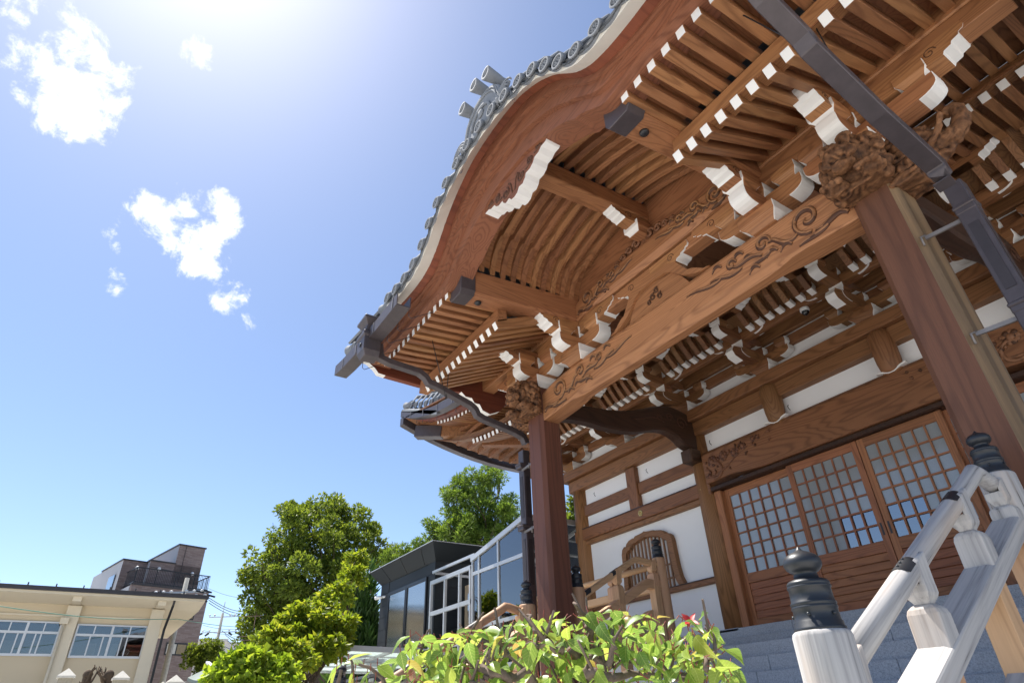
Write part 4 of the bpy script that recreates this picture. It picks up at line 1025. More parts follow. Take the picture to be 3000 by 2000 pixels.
MB().loft([[(x, 5.95, 6.52 + mlift(x)), (x, 8.05, 7.10 + mlift(x) * .6), (x, 8.05, 7.13 + mlift(x) * .6), (x, 5.95, 6.55 + mlift(x))] for x in X], 0).loft([[(x, 5.3, 6.93 + mlift(x)), (x, 6.2, 7.02 + mlift(x)), (x, 6.2, 7.05 + mlift(x)), (x, 5.3, 6.96 + mlift(x))] for x in X if x < -7.6], 0).loft([[(x, 5.0, 6.60), (x, 6.1, 6.75), (x, 6.1, 6.78), (x, 5.0, 6.63)] for x in X if x > -8.2], 0).build("sheathing_board", HY, T)
XLl = [x for x in X if x < -7.9]
MB().loft([[(x, 5.28, 6.90 + mlift(x)), (x, 5.46, 6.90 + mlift(x)), (x, 5.42, 7.14 + mlift(x)), (x, 5.22, 7.14 + mlift(x))] for x in XLl], 0).build("eave_fascia", REDX, T)
# gutter, tiles and hip of the far front corner
pts = [(x, 6.93 + mlift(x) * .98) for x in [-12.60 + .35 * k for k in range(15)]]
gt = gutter_x(pts, 5.06, 5.24)
for x in (-12.0, -11.3, -10.6, -9.9, -9.2): MB().box(x - .012, x + .012, 5.052, 5.056, 6.95 + mlift(x), 7.10 + mlift(x)).build("gutter_strap", COPL, gt)
for x in (-12.1, -11.75, -11.4, -11.0, -10.6, -10.1): z = 6.93 + mlift(x); MB().tube([(x, 5.26, z + .1), (x, 5.26, z - .08), (x, 5.30, z - .10), (x, 5.34, z - .07), (x, 5.5, z + .05)], .006, 5).build("gutter_hook", COPPER, gt)
yy = [5.06 + .4 * k for k in range(12)]
def slift(y): return max(0, .72 * (1 - (y - 5.06) / 3.2)) ** 2 * 1.15 if y < 8.2 else 0
mb = MB(); rings = [[(-12.60, y, 6.93 + slift(y)), (-12.42, y, 6.93 + slift(y)), (-12.42, y, 7.13 + slift(y)), (-12.60, y, 7.13 + slift(y))] for y in yy]
mb.loft(rings, 0).build("side_gutter", COPPER, gt)
for k in range(9):
    x = -12.20 + .285 * k
    mb = MB(); disc_tile(mb, x, 5.12, 7.26 + mlift(x)); mb.build("round_end_tile", [TILE, TILED], T)
    if k: mb = MB(); flat_tile(mb, (x - .285, 7.23 + mlift(x - .285)), (x, 7.23 + mlift(x)), 5.16); mb.build("eave_tile", [TILE, TILED], T)
mb = MB(); mb.loft([[(-12.45 + dx, 5.2 + r * math.cos(a), 7.27 + mlift(-12.45) + r * math.sin(a) + dz) for a in (2 * math.pi * k / 16 for k in range(16))] for dx, r, dz in ((.25, .07, -.03), (-.02, .085, 0), (-.10, .115, .02), (-.12, .115, .02))], 0, True, True, True).build("corner_tile", [TILE, TILED], T)
# descending hip ridge with its end ornament
mb = MB()
hz = lambda d: 7.62 + .48 * d - .30 * max(0, 1.2 - d) * 0
for k in range(6):
    w = .13 - .006 * k; z = k * .055
    mb.loft([[(-11.9 + d - w, 5.85 + d * .85 + w, hz(d) + z + .25), (-11.9 + d + w, 5.85 + d * .85 - w, hz(d) + z + .25), (-11.9 + d + w, 5.85 + d * .85 - w, hz(d) + z + .30), (-11.9 + d - w, 5.85 + d * .85 + w, hz(d) + z + .30)] for d in (0, 1.2, 2.8, 5)], 0)
mb.tube([(-11.95 + d, 5.83 + d * .85, hz(d) + .62) for d in (0, 1.2, 2.8, 5)], .075, 10)
hr = mb.build("hip_ridge", TILE, T)
mb = MB(); c = Vector((-11.98, 5.74, 8.0)); ax = Vector((-.76, -.65, 0)); sd = Vector((.65, -.76, 0))
for w, a, b in ((.17, -.28, .20), (.20, .20, .25), (.23, .25, .29)):
    mb.loft([[c + ax * q + sd * p + Vector((0, 0, z)) for p, q in ((-w, -.06), (w, -.06), (w, .08), (-w, .08))] for z in (a, b)], 0)
mb.tube([c + ax * q + Vector((0, 0, .36 + e)) for q, e in ((-.2, -.03), (.1, 0), (.2, .03), (.22, .03))], [.085, .09, .12, .12], 14)
mb.build("ridge_ornament", TILE, hr)
# hip rafter with copper shoe, corner brackets, side rafters
mb = MB(); mb.bar((-12.1, 5.58, 7.28), (-9.2, 8.2, 6.75), .20, .24); hpf = mb.build("hip_rafter", BR, T, .01)
mb = MB(); mb.bar((-12.32, 5.38, 7.33), (-11.82, 5.83, 7.24), .235, .285); mb.build("copper_shoe", COPPER, hpf, .01)
mb = MB(); mb.bar((-11.1, 6.5, 6.86), (-9.2, 8.2, 6.52), .20, .22); mb.build("hip_rafter", BR, T, .01)
sr0 = []
for k in range(14):
    y = 6.1 + .30 * k; zl = slift(y)
    mb = MB(); mb.bar((-12.15, y, 6.98 + zl), (-10.6, y, 7.05 + zl * .3), .09, .10); mb.bar((-11.6, y + .02, 6.74 + zl * .8), (-9.7, y + .02, 7.05), .09, .10)
    mb.build("side_rafter", BR, T)
MB().loft([[(-12.3, y, 7.03 + slift(y)), (-9.7, y, 7.16), (-9.7, y, 7.19), (-12.3, y, 7.06 + slift(y))] for y in yy], 0).build("sheathing_board", HY, T)
for y, z, x0 in ((8.05, 6.42, -11.45), (9.6, 6.40, -11.35)):
    mb = MB(); mb.prism([(x0 - .12, z + .13), (x0 + .06, z - .1), (-9.6, z - .02), (-9.6, z + .22)], 'y', y - .11, y + .11, 0, [1, 0, 0, 0]).build("projecting_beam", [HX, WHITE], T)
# skin of the main roof
mb = MB()
def rz(y): return 7.12 + (y - 5.06) * .62 + .012 * (y - 5) ** 2
Ys = [5.1, 6, 7, 8, 10, 12, 14, 16]
mb.loft([[(x, y, rz(y) + (mlift(x) * max(0, 1 - (y - 5) / 4))) for y in Ys] + [(x, y, rz(y) - .12 + (mlift(x) * max(0, 1 - (y - 5) / 4))) for y in Ys[::-1]] for x in [-10.6 + .8 * k for k in range(18)]], 0)
X2 = [-12.5 + .2 * k for k in range(11)]
MB().loft([[(x, 5.12, 7.15 + mlift(x)), (x, 8.2, 7.35 + .9 * max(0, (x + 12.5) / 2)), (x, 8.2, 7.30 + .9 * max(0, (x + 12.5) / 2)), (x, 5.12, 7.10 + mlift(x))] for x in X2], 0).build("sheathing_board", REDX, T)
mb.loft([[(-12.55, y, 7.42 + slift(y) * .9), (-10.6, y, max(rz(y) - .2, 8.2) if y > 7 else rz(y)), (-10.6, y, max(rz(y) - .3, 8.1) if y > 7 else rz(y) - .1), (-12.55, y, 7.36 + slift(y) * .9)] for y in yy], 0)
mb.build("main_roof", TILE, T)
# side and back walls so the hall is solid from elsewhere
MB().box(-9.78, -9.60, 8.2, 16, 2.4, 6.9).box(3.0, 3.2, 8.2, 16, 2.4, 6.9).box(-9.7, 3.1, 15.9, 16, 2.4, 6.9).build("side_wall", PLAST, T)
for y in (9.9, 11.7, 13.6): MB().lathe([(.17, 2.45), (.17, 6.2)], (-9.68, y, 0), 16).build("column", HZ, T)
# ================================================================ STEPS AND RAILINGS
st = thing("stone_staircase", "grey speckled granite steps and landing leading up to the temple doors", "staircase", (XC, 5.0, 0))
NOS = [(7.84, 2.49), (7.44, 2.325), (6.66, 2.165), (6.36, 2.0), (6.06, 1.835), (5.76, 1.67)]
mb = MB(); zprev = 1.50
sx0, sx1 = -6.30, -1.50
for i, (y, z) in enumerate(NOS[::-1]):
    m = MB(); zb = 1.50 if i == 0 else NOS[::-1][i - 1][1]
    # each course is laid from blocks of uneven length with fine joints
    x = -10.2 if z > 2.1 else sx0; xe = 3.0 if z > 2.1 else sx1; rr = random.Random(i * 7 + 3)
    yb = 8.02 if z > 2.4 else NOS[::-1][i + 1][0] + .05 if i < 5 else 8.02
    while x < xe - .05:
        w = min(rr.uniform(1.2, 1.9), xe - x)
        if xe - x - w < .5: w = xe - x
        m.box(x + .002, x + w - .002, y, yb, zb + .004, z); x += w
    b = m.build("step", GRAN, st, .006); b['kind'] = None if 0 else b.get('kind', '') or 'part'
    del b['kind']
m = MB()
m.box(-6.9, -0.9, 4.42, 5.80, 1.33, 1.498).build("landing", GRAN, st, .008)
for k in range(8):
    y = 4.42 - .305 * k; z = 1.498 - .166 * (k + 1)
    if z < .05: break
    MB().box(-6.3, -1.5, y - .305, y + .02, z - .164, z).build("step", GRAN, st, .006)
MB().box(-6.28, -1.52, 2.6, 7.9, .0, 1.32).box(-10.2, 3.0, 6.75, 16.2, 0.0, 2.0).box(-10.1, 2.9, 7.9, 16, 2.0, 2.42).build("foundation", GRAN, st)
for z, y in ((2.49, 7.842), (2.165, 6.662)): pass

def giboshi(mb, x, y, z, k=1.0):
    """black onion-shaped cap with ring mouldings, standing on z"""
    pr = [(.0, 0), (.086, 0), (.086, .012), (.081, .016), (.081, .030), (.076, .034), (.0745, .070), (.077, .073), (.077, .080), (.0735, .083), (.077, .086), (.077, .093), (.0725, .097), (.071, .138), (.0745, .141), (.0745, .147), (.071, .150), (.0735, .153), (.0725, .159), (.066, .166), (.050, .172), (.044, .174), (.041, .186), (.039, .192), (.049, .198), (.059, .206), (.0655, .218), (.0665, .228), (.063, .242), (.052, .254), (.034, .264), (.016, .271), (.008, .278), (.004, .286), (0, .288)]
    mb.lathe([(r * k, h * k) for r, h in pr], (x, y, z), 32, 0)
    for a in (-75, -10, 60, 130, 200): mb.ball((x + .079 * k * math.cos(R(a)), y + .079 * k * math.sin(R(a)), z + .052 * k), .0065 * k, 8, 6)
    return mb
def newel(x, y, z0, zt, wmat, root, r=.098):
    mb = MB(); mb.lathe([(0, z0), (r, z0), (r * 1.0, zt - .018), (r * .96, zt - .006), (r * .88, zt), (0, zt)], (x, y, 0), 32)
    n = mb.build("newel_post", wmat, root)
    giboshi(MB(), x, y, zt - .003).build("onion_cap", BLACKM, n)
    return n
def rail_support(x, y, zr, zb, root, wz, cap=True):
    """short strut with a waisted bearing block between the lower beam (zb) and the hand rail (zr)"""
    mb = MB(); w, d = .066, .052; H = zr - .045 - zb; zt = zb + H * .56
    rg = []
    for k, (q, z) in enumerate(((1.0, zb - .08), (1.0, zb + H * .30), (.99, zb + H * .40), (.90, zb + H * .48), (.70, zt - .006), (.55, zt))):
        rg.append([(x - w * q, y - d * q, z), (x + w * q, y - d * q, z), (x + w * q, y + d * q, z), (x - w * q, y + d * q, z)])
    mb.loft(rg, 0)
    s = mb.build("rail_strut", wz, root, .004)
    mb = MB(); rg = []
    for q, z in ((.46, zt), (.52, zt + .01), (.72, zt + .03), (.80, zt + .045), (.80, zt + .075), (.74, zt + .08)):
        rg.append([(x - w * q, y - d * q * 1.1, z), (x + w * q, y - d * q * 1.1, z), (x + w * q, y + d * q * 1.1, z), (x - w * q, y + d * q * 1.1, z)])
    mb.loft(rg, 0)
    mb.loft([[(x + .030, y - .05, zt + .07), (x + .052, y - .045, zt + .07), (x + .052, y + .045, zt + .07), (x + .030, y + .05, zt + .07)], [(x + .030, y - .045, zr + .02), (x + .050, y - .035, zr + .01), (x + .050, y + .055, zr + .065), (x + .030, y + .055, zr + .07)]], 0)
    mb.build("bearing_block", wz, s, .003)
def stair_rail(x, wz, wy, root, lower_bits):
    newel(x, 2.15, .18, 1.722, wz, root); newel(x, 4.36, 1.2, 2.645, wz, root)
    r = .0475; a, b = Vector((x, 2.20, 1.592)), Vector((x, 4.05, 2.602))
    d = (b - a).normalized()
    pts = [a, a + d * .7, a + d * 1.4, b - d * .06, b + Vector((0, .0, .006)), b + Vector((0, .05, .0)), Vector((x, 4.16, 2.588)), Vector((x, 4.30, 2.555))]
    hr = MB().tube(pts, r, 20).build("hand_rail", wy, root)
    for t in (.78, 1.62):     # black metal joint plates with screws
        c = a + d * t; mb = MB(); rg = []
        for q in (-.062, -.05, .05, .062):
            ex = 1 if abs(q) < .06 else .75
            rg.append([c + d * q + Vector((-math.sin(an) * (r + .0025), 0, 0)) + Vector((0, -d.z, d.y)) * (math.cos(an) * (r + .0025)) for an in [(-62 + 124 * k / 10) * math.pi / 180 * ex for k in range(11)]])
        mb.loft(rg, 0, False, False, True)
        for q in (-.035, 0, .035): mb.ball(tuple(c + d * q + Vector((0, -d.z, d.y)) * (r + .004)), .006, 8, 5)
        mb.build("joint_plate", BLACKM, hr, 0, None, False)
    # lower beam, cranked level at the head
    p = [Vector((x, 2.15, 1.305)), Vector((x, 4.20, 2.365)), Vector((x, 4.45, 2.335))]
    rg = []; w = .072
    for q in p: rg.append([q + Vector((-w, 0, -.105)), q + Vector((w, 0, -.105)), q + Vector((w, 0, -.012)), q + Vector((w * .55, 0, .0)), q + Vector((-w, 0, .0))])
    MB().loft(rg, 0).build("lower_rail", wy, root, .005)
    for y in (2.24, 2.94, 3.66): 
        zb = 1.305 + (y - 2.15) * .517; zr = 1.592 + (y - 2.2) * .546
        rail_support(x, y, zr, zb, root, wz)
    rail_support(x, 4.26, 2.560, 2.345, root, wz)
    # posts below the beam and the string board
    for y in (2.86, 3.62, 4.22):
        zt = 1.305 + (y - 2.15) * .517 - .08
        MB().box(x - .062, x + .058, y - .06, y + .06, .2, zt).build("baluster_post", lower_bits[0], root, .004)
    rg = []
    for y, z in ((2.15, .86), (3.60, 1.62), (3.66, 1.65)): rg.append([(x - .05, y, z - .24), (x + .068, y, z - .24), (x + .068, y, z), (x - .05, y, z)])
    MB().loft(rg, 0).build("string_rail", lower_bits[1], root, .004)
    MB().box(x + .055, x + .085, 3.55, 3.62, 1.60, 1.66).build("peg", lower_bits[0], root, .003)
    return root
r1 = thing("stair_railing", "silver-grey weathered stair railing in the right foreground with black onion caps", "railing", (-1.36, 3.2, 0), "railings of the temple steps")
stair_rail(-1.362, AGZ, AGY, r1, (TAN, AGY))
r2 = thing("stair_railing", "pale timber stair railing half hidden by foreground leaves beside the far porch post", "railing", (-6.44, 3.2, 0), "railings of the temple steps")
stair_rail(-6.438, TAN, TANY, r2, (TAN, TANY))

def upper_rail(x, root, s):
    newel(x, 5.13, 1.50, 2.885, TAN, root, .092); newel(x, 6.66, 2.16, 3.385, TAN, root, .092)
    # flat shouldered hand rail rising to the veranda
    rg = []
    for y, z in ((5.20, 2.78), (5.9, 3.165), (6.16, 3.305), (6.24, 3.325), (6.62, 3.285)):
        rg.append([(x - .045, y, z - .035), (x + .045, y, z - .035), (x + .045, y, z + .03), (x + .02, y, z + .045), (x - .02, y, z + .045), (x - .045, y, z + .03)])
    h = MB().loft(rg, 0).build("hand_rail", TANY, root, .004)
    MB().loft([[(x - .047, y, z - .01), (x + .047, y, z - .01), (x + .047, y, z + .034), (x + .021, y, z + .049), (x - .021, y, z + .049), (x - .047, y, z + .034)] for y, z in ((5.72, 3.068), (5.86, 3.144))], 0).build("joint_plate", BLACKM, h)
    MB().loft([[(x - .047, y, z - .01), (x + .047, y, z - .01), (x + .047, y, z + .034), (x + .021, y, z + .049), (x - .021, y, z + .049), (x - .047, y, z + .034)] for y, z in ((5.23, 2.798), (5.32, 2.847))], 0).build("joint_plate", BLACKM, h)
    rg = []
    for y, z in ((5.13, 2.44), (6.34, 3.075), (6.66, 3.055)): rg.append([(x - .055, y, z - .12), (x + .055, y, z - .12), (x + .055, y, z), (x - .055, y, z)])
    MB().loft(rg, 0).build("lower_rail", TANY, root, .005)
    for y in (5.82, 6.5):
        zb = min(3.07, 2.44 + (y - 5.13) * .525); rail_support(x, y, min(3.28, 2.78 + (y - 5.2) * .55) + .01, zb, root, TAN)
        MB().box(x - .058, x + .058, y - .055, y + .055, 1.9, zb - .07).build("baluster_post", TAN, root, .004)
    rg = []
    for y, z in ((5.13, 2.02), (6.3, 2.66), (6.36, 2.68)): rg.append([(x - .05, y, z - .26), (x + .06, y, z - .26), (x + .06, y, z), (x - .05, y, z)])
    MB().loft(rg, 0).build("string_rail", TANY, root, .004)
    # veranda balustrade running off along the front of the hall
    x1 = x + s * 3.3
    MB().tube([(x + s * .05, 6.66, 3.295), (x1, 6.66, 3.295)], .042, 16).build("hand_rail", TANX, root)
    MB().box(min(x, x1), max(x, x1), 6.61, 6.71, 2.95, 3.055).build("lower_rail", TANX, root, .005)
    MB().box(min(x, x1), max(x, x1), 6.60, 6.72, 2.17, 2.30).build("string_rail", TANX, root, .005)
    for k in range(1, 4):
        xx = x + s * 1.05 * k; rail_support(xx, 6.66, 3.30, 3.055, root, TAN)
        MB().box(xx - .055, xx + .055, 6.605, 6.715, 2.3, 2.95).build("baluster_post", TAN, root, .004)
u1 = thing("veranda_railing", "warm tan veranda railing with black onion caps below the bell-shaped window", "railing", (-6.42, 6.0, 0), "railings of the temple veranda")
upper_rail(-6.42, u1, -1)
u2 = thing("veranda_railing", "veranda railing behind the near porch post at the right edge", "railing", (-1.38, 6.0, 0), "railings of the temple veranda")
upper_rail(-1.38, u2, 1)

# dome camera under the hall eaves
cm = thing("security_camera", "small white dome camera fixed under the hall eaves between bracket sets", "camera", (-3.62, 7.46, 6.35))
c0 = (-3.62, 7.47, 6.345)
MB().lathe([(0, 0), (.062, 0), (.066, -.01), (.066, -.035), (.060, -.05), (.052, -.055), (0, -.055)], c0, 24).build("housing", LAMPW, cm)
mb = MB(); mb.lathe([(.052, -.05), (.05, -.07), (.042, -.092), (.028, -.108), (.012, -.116), (0, -.118)], c0, 20); mb.build("dome", plain("smoked_dome", (.01, .01, .012), .06, 0, 4, .05, .8), cm)
# ================================================================ GROUND
m, t, b, o = newmat("pale_gravel_court"); v = coords(t, (1, 1, 1), False)
n = noise(t, v, 40, 6, .7); n2 = noise(t, v, .15, 4)
c = ramp(t, n, [(.3, (.40, .385, .36)), (.5, (.56, .545, .51)), (.7, (.68, .66, .63))]); c = mixc(t, mth(t, 'MULTIPLY', n2, .35), c, (.48, .46, .43, 1))
t.links.new(c, b.inputs['Base Color']); b.inputs['Roughness'].default_value = .95; b.inputs['Specular IOR Level'].default_value = .1; bump(t, b, n, .4, .01)
gm = MB(); n_ = 24
g = gm.add([(-900, -900, 0), (900, -900, 0), (900, 900, 0), (-900, 900, 0)], [(0, 1, 2, 3)], 0).build("ground", m); g['kind'] = 'structure'
# ================================================================ NEIGHBOURING BUILDINGS
def mtl_brick():
    m, t, b, o = newmat("brown_brick_tile_cladding"); v = coords(t, (1, 1, 1), False)
    br = t.nodes.new('ShaderNodeTexBrick'); br.inputs['Scale'].default_value = 3.4; br.inputs['Mortar Size'].default_value = .012
    br.inputs['Brick Width'].default_value = .55; br.inputs['Row Height'].default_value = .22
    br.inputs[1].default_value = (.15, .105, .095, 1); br.inputs[2].default_value = (.24, .19, .175, 1); br.inputs[3].default_value = (.12, .10, .09, 1)
    sx = t.nodes.new('ShaderNodeSeparateXYZ'); t.links.new(v, sx.inputs[0]); cb = t.nodes.new('ShaderNodeCombineXYZ')
    t.links.new(mth(t, 'ADD', sx.outputs[0], mth(t, 'MULTIPLY', sx.outputs[1], .8)), cb.inputs[0]); t.links.new(sx.outputs[2], cb.inputs[1])
    t.links.new(cb.outputs[0], br.inputs['Vector'])
    n = noise(t, v, 1.2, 4)
    t.links.new(mixc(t, mth(t, 'MULTIPLY', n, .5), br.outputs[0], (.21, .16, .15, 1)), b.inputs['Base Color']); b.inputs['Roughness'].default_value = .8
    return m
BRICK = mtl_brick()
GREYP = plain("pale_grey_siding", (.36, .37, .40), .7, 0, 2, .06)
CREAM = plain("cream_stucco", (.56, .47, .33), .9, 0, 1.2, .06, .1, .5, 60)
CREAM2 = plain("cream_trim", (.62, .55, .42), .85, 0, 3, .06)
DKROOF = plain("dark_metal_roof", (.045, .042, .045), .5, .2, 5, .2)
CONC = plain("aged_concrete", (.33, .32, .29), .9, 0, 8, .3, .1, .3, 40)
STONE = plain("speckled_stone_post", (.34, .31, .24), .9, 0, 70, .5, .1, .3, 80)
STONEC = plain("pale_stone_cap", (.56, .54, .48), .9, 0, 30, .2, .1)
def siding():
    m, t, b, o = newmat("charcoal_metal_siding"); v = coords(t, (1, 1, 1), False)
    n = noise(t, v, 160, 3, .6); n2 = noise(t, v, .8, 3)
    c = mixc(t, n, (.011, .0145, .018, 1), (.020, .025, .030, 1)); c = mixc(t, mth(t, 'MULTIPLY', n2, .4), c, (.013, .017, .021, 1))
    t.links.new(c, b.inputs['Base Color']); b.inputs['Roughness'].default_value = .62
    return m
SIDING = siding()
def azd(px, py):
    d = ray(px, py); return Vector((d.x, d.y)).normalized()
def hit2(P, e, px, py):
    """where the ground line P + t e crosses the compass bearing of a photo point; also the height there"""
    d = ray(px, py); a = Vector((d.x, d.y)); det = e.x * (-a.y) + a.x * e.y
    t = (-(P.x) * (-a.y) + -(a.x) * (P.y)) / det if 0 else None
    # solve P + t e = s a
    D = a.x * e.y - a.y * e.x; s = (P.x * e.y - P.y * e.x) / D; q = a * s
    return q, 1.5 + d.z * s
# ---- brown tiled apartment tower
e1 = azd(3267, 2036); e2 = azd(-583, 2181)
C0 = atD(527, 1596, 46.0); c2 = Vector((C0.x, C0.y))
qa, za = hit2(c2, e1, 602, 1608); qb, zb_ = hit2(c2, e2, 480, 1621)
def slab(mb, pts, z0, z1, mat=0, em=None, cap=None): return mb.prism([(p.x, p.y) for p in pts], 'z', z0, z1, mat, em, cap)
L1 = (qa - c2).length; L2 = 3.4
bt = thing("apartment_tower", "brown brick-tiled apartment tower with stepped roof and black balcony rail", "apartment block", (c2.x, c2.y, 0))
back = e2.normalized()
top = C0.z
mb = MB(); P = [c2, c2 + e1 * L1, c2 + e1 * L1 + back * 6, c2 + back * 6]
slab(mb, P, top - 2.3, top, 0, [0, 0, 1, 1]); mb.build("stair_tower", [BRICK, GREYP], bt)
mb = MB(); k = .06
slab(mb, [c2 - e1 * k - back * k, c2 + e1 * (L1 + k) - back * k, c2 + e1 * (L1 + k) + back * 6, c2 - e1 * k + back * 6], top, top + .09); mb.build("roof_edge", DKROOF, bt)
q1, z1 = hit2(c2, e1, 442, 1642); q2, z2 = hit2(c2, e1, 368, 1642)
cl = q1
mb = MB(); slab(mb, [cl, c2 + e1 * (L1), c2 + e1 * L1 + back * 7, cl + back * 7], top - 4.5, z1, 0, [0, 0, 1, 1]); 
cl3 = q1 + back * .9; 
slab(mb, [q2 + back * .5, cl + back * .5, cl + back * 7, q2 + back * 7], top - 4.5, z2 + .15, 0, [0, 0, 0, 1]); mb.build("upper_storey", [BRICK, GREYP], bt)
mb = MB(); slab(mb, [cl - e1 * k - back * k, c2 + e1 * .05 - back * k, c2 + e1 * .05 + back * 1, cl - e1 * k + back * 1], z1, z1 + .08); slab(mb, [q2 - e1 * k + back * (.5 - k), cl + back * (.5 - k), cl + back * 5, q2 - e1 * k + back * 5], z2 + .15, z2 + .23); mb.build("roof_edge", DKROOF, bt)
f0 = c2 - back * 1.6       # front plane of the lower block with the terrace
g1, gz1 = hit2(f0, e1, 612, 1736); g0, gz0 = hit2(f0, e1, 387, 1708); 
mb = MB(); slab(mb, [g0, g1, g1 + back * 9, g0 + back * 9], 0, gz1, 0, [0, 0, 0, 0]); mb.build("lower_storeys", [BRICK, GREYP], bt)
gl = g0 + back * 5
mb = MB(); slab(mb, [g0 + back * .3 - e1 * .02, g0 + e1 * .02 + back * .3, g0 + e1 * .02 + back * 6, g0 - e1 * .02 + back * 6], gz1 - 2.6, gz1 - .02); mb.build("side_cladding", GREYP, bt)
mb = MB(); slab(mb, [g0 - e1 * .05 - back * .05, g1 + e1 * .06 - back * .05, g1 + e1 * .06 + back * .2, g0 - e1 * .05 + back * .2], gz1, gz1 + .1); mb.build("roof_edge", DKROOF, bt)
mb = MB(); hgt = 1.0
def v3(p, z): return Vector((p.x, p.y, z))
ra, rb = g0 + back * .12 + e1 * .1, g1 + back * .12 - e1 * .1
for z in (gz1 + .18, gz1 + hgt): mb.bar(v3(ra, z), v3(rb, z), .05, .05); mb.bar(v3(rb, z), v3(rb + back * 2.2, z), .05, .05); mb.bar(v3(ra, z), v3(ra + back * 2.2, z), .05, .05)
nb = 46
for i in range(nb + 1):
    p = ra + (rb - ra) * (i / nb); w = .06 if i % 12 == 0 else .022; mb.bar(v3(p, gz1 + .05), v3(p, gz1 + hgt), w, w, 0, (0, 1, 0))
for i in range(12):
    for base in (ra, rb): p = base + back * (2.2 * i / 11); mb.bar(v3(p, gz1 + .05), v3(p, gz1 + hgt), .024, .024, 0, (0, 1, 0))
mb.build("terrace_railing", DARKH, bt)
for px, py in ((402, 1663), (466, 1666), (563, 1680)):
    q, z = hit2(c2 - back * .02, e1, px, py); mb = MB(); mb.ball((q.x, q.y, z), .13, 12, 8, 0, (1, .8, 1)); mb.build("wall_lamp", LAMPW, bt)
q, z = hit2(c2 + back * 3.6, e1, 485, 1637)
mb = MB(); pp = c2 + back * 2.2 - e1 * .12; slab(mb, [pp - back * .2 - e1 * .12, pp + back * .2 - e1 * .12, pp + back * .2 + e1 * .12, pp - back * .2 + e1 * .12], top - 1.6, top - 1.25); mb.build("vent_hood", LAMPW, bt)
mb = MB()
for du in (.16,): 
    q, z = hit2(c2 - back * .012, e1, 545, 1605); mb.bar(v3(c2 + e1 * (L1 * .27) - back * .012, top - 2.3), v3(c2 + e1 * (L1 * .27) - back * .012, top), .03, .02, 0, (0, 1, 0))
mb.bar(v3(cl - back * .012, z1 - .35), v3(c2 + e1 * L1 - back * .012, z1 - .55), .02, .04)
mb.build("cladding_joint", DKROOF, bt)
def tower_window(px0, py0, px1, py1):
    fp = f0 - back * .03
    a, za_ = hit2(fp, e1, px0, py0); b, zb2 = hit2(fp, e1, px1, py1)
    mb = MB(); lo, hi = min(za_, zb2), max(za_, zb2)
    slab(mb, [a, b, b + back * .1, a + back * .1], lo, hi); w = mb.build("window", DARKH, bt)
    mb = MB(); i = e1 * .07
    slab(mb, [a + i - back * .012, a + (b - a) * .48 - back * .012, a + (b - a) * .48, a + i], lo + .08, hi - .08); mb.build("pane", plain("curtained_window_pane", (.46, .45, .40), .35, 0, 5, .2), w)
    mb = MB(); slab(mb, [a + (b - a) * .54 - back * .012, b - i - back * .012, b - i, a + (b - a) * .54], lo + .08, hi - .08); mb.build("pane", plain("amber_window_pane", (.22, .17, .09), .3, 0, 9, .5), w)
tower_window(520, 1781, 566, 1815); tower_window(489, 1880, 542, 1920)
q, z = hit2(c2 + back * 2.6, e1, 340, 1700)
mb = MB(); 
pp = q2 + back * 1.2 - e1 * .03; slab(mb, [pp, pp + back * 1.3, pp + back * 1.3 - e1 * .05, pp - e1 * .05], z2 - 1.9, z2 - .6); mb.build("side_window", GLASSD, bt)

GLASSC = glass("classroom_glass", (.7, .74, .76), .01, .06)
# ---- cream stucco school wing
cb = thing("cream_building", "long cream stucco building with dark eave, pilasters and sliding aluminium windows", "building", (-33, -4, 0))
FX = -30.0
MB().box(-40, FX, -22, 2.42, 0, 5.72).build("wall", CREAM, cb)
mb = MB(); mb.prism([(-31.0, 6.2), (-28.75, 6.02), (-28.75, 5.90), (-30.0, 5.72), (-40, 5.72), (-40, 6.3), (-36, 6.5)], 'y', -23, 3.72, 0); mb.build("eave_soffit", CREAM2, cb)
mb = MB(); mb.prism([(-28.68, 6.02), (-28.68, 6.12), (-36, 6.75), (-41, 6.5), (-41, 6.4), (-36, 6.62)], 'y', -23.1, 3.80); mb.box(-28.80, -28.62, -23.1, 3.82, 5.99, 6.13); rf = mb.build("roof", DKROOF, cb)
for k in range(22): MB().box(-28.72, -28.60, -15 + .85 * k, -14.96 + .85 * k, 6.12, 6.22).build("snow_guard", DKROOF, rf)
for y in (-8.05, -5.25, -.62, 2.22):
    MB().box(FX, FX + .20, y - .23, y + .23, 0, 5.70).build("pilaster", CREAM2, cb, .02)
    MB().prism([(-30, 5.72), (-28.95, 5.72), (-28.95, 5.93), (-30, 5.93)], 'y', y - .14, y + .14).build("eave_bracket", CREAM2, cb)
MB().box(FX + .001, FX + .05, -22, 2.4, 5.30, 5.36).build("wall_ledge", CREAM2, cb)
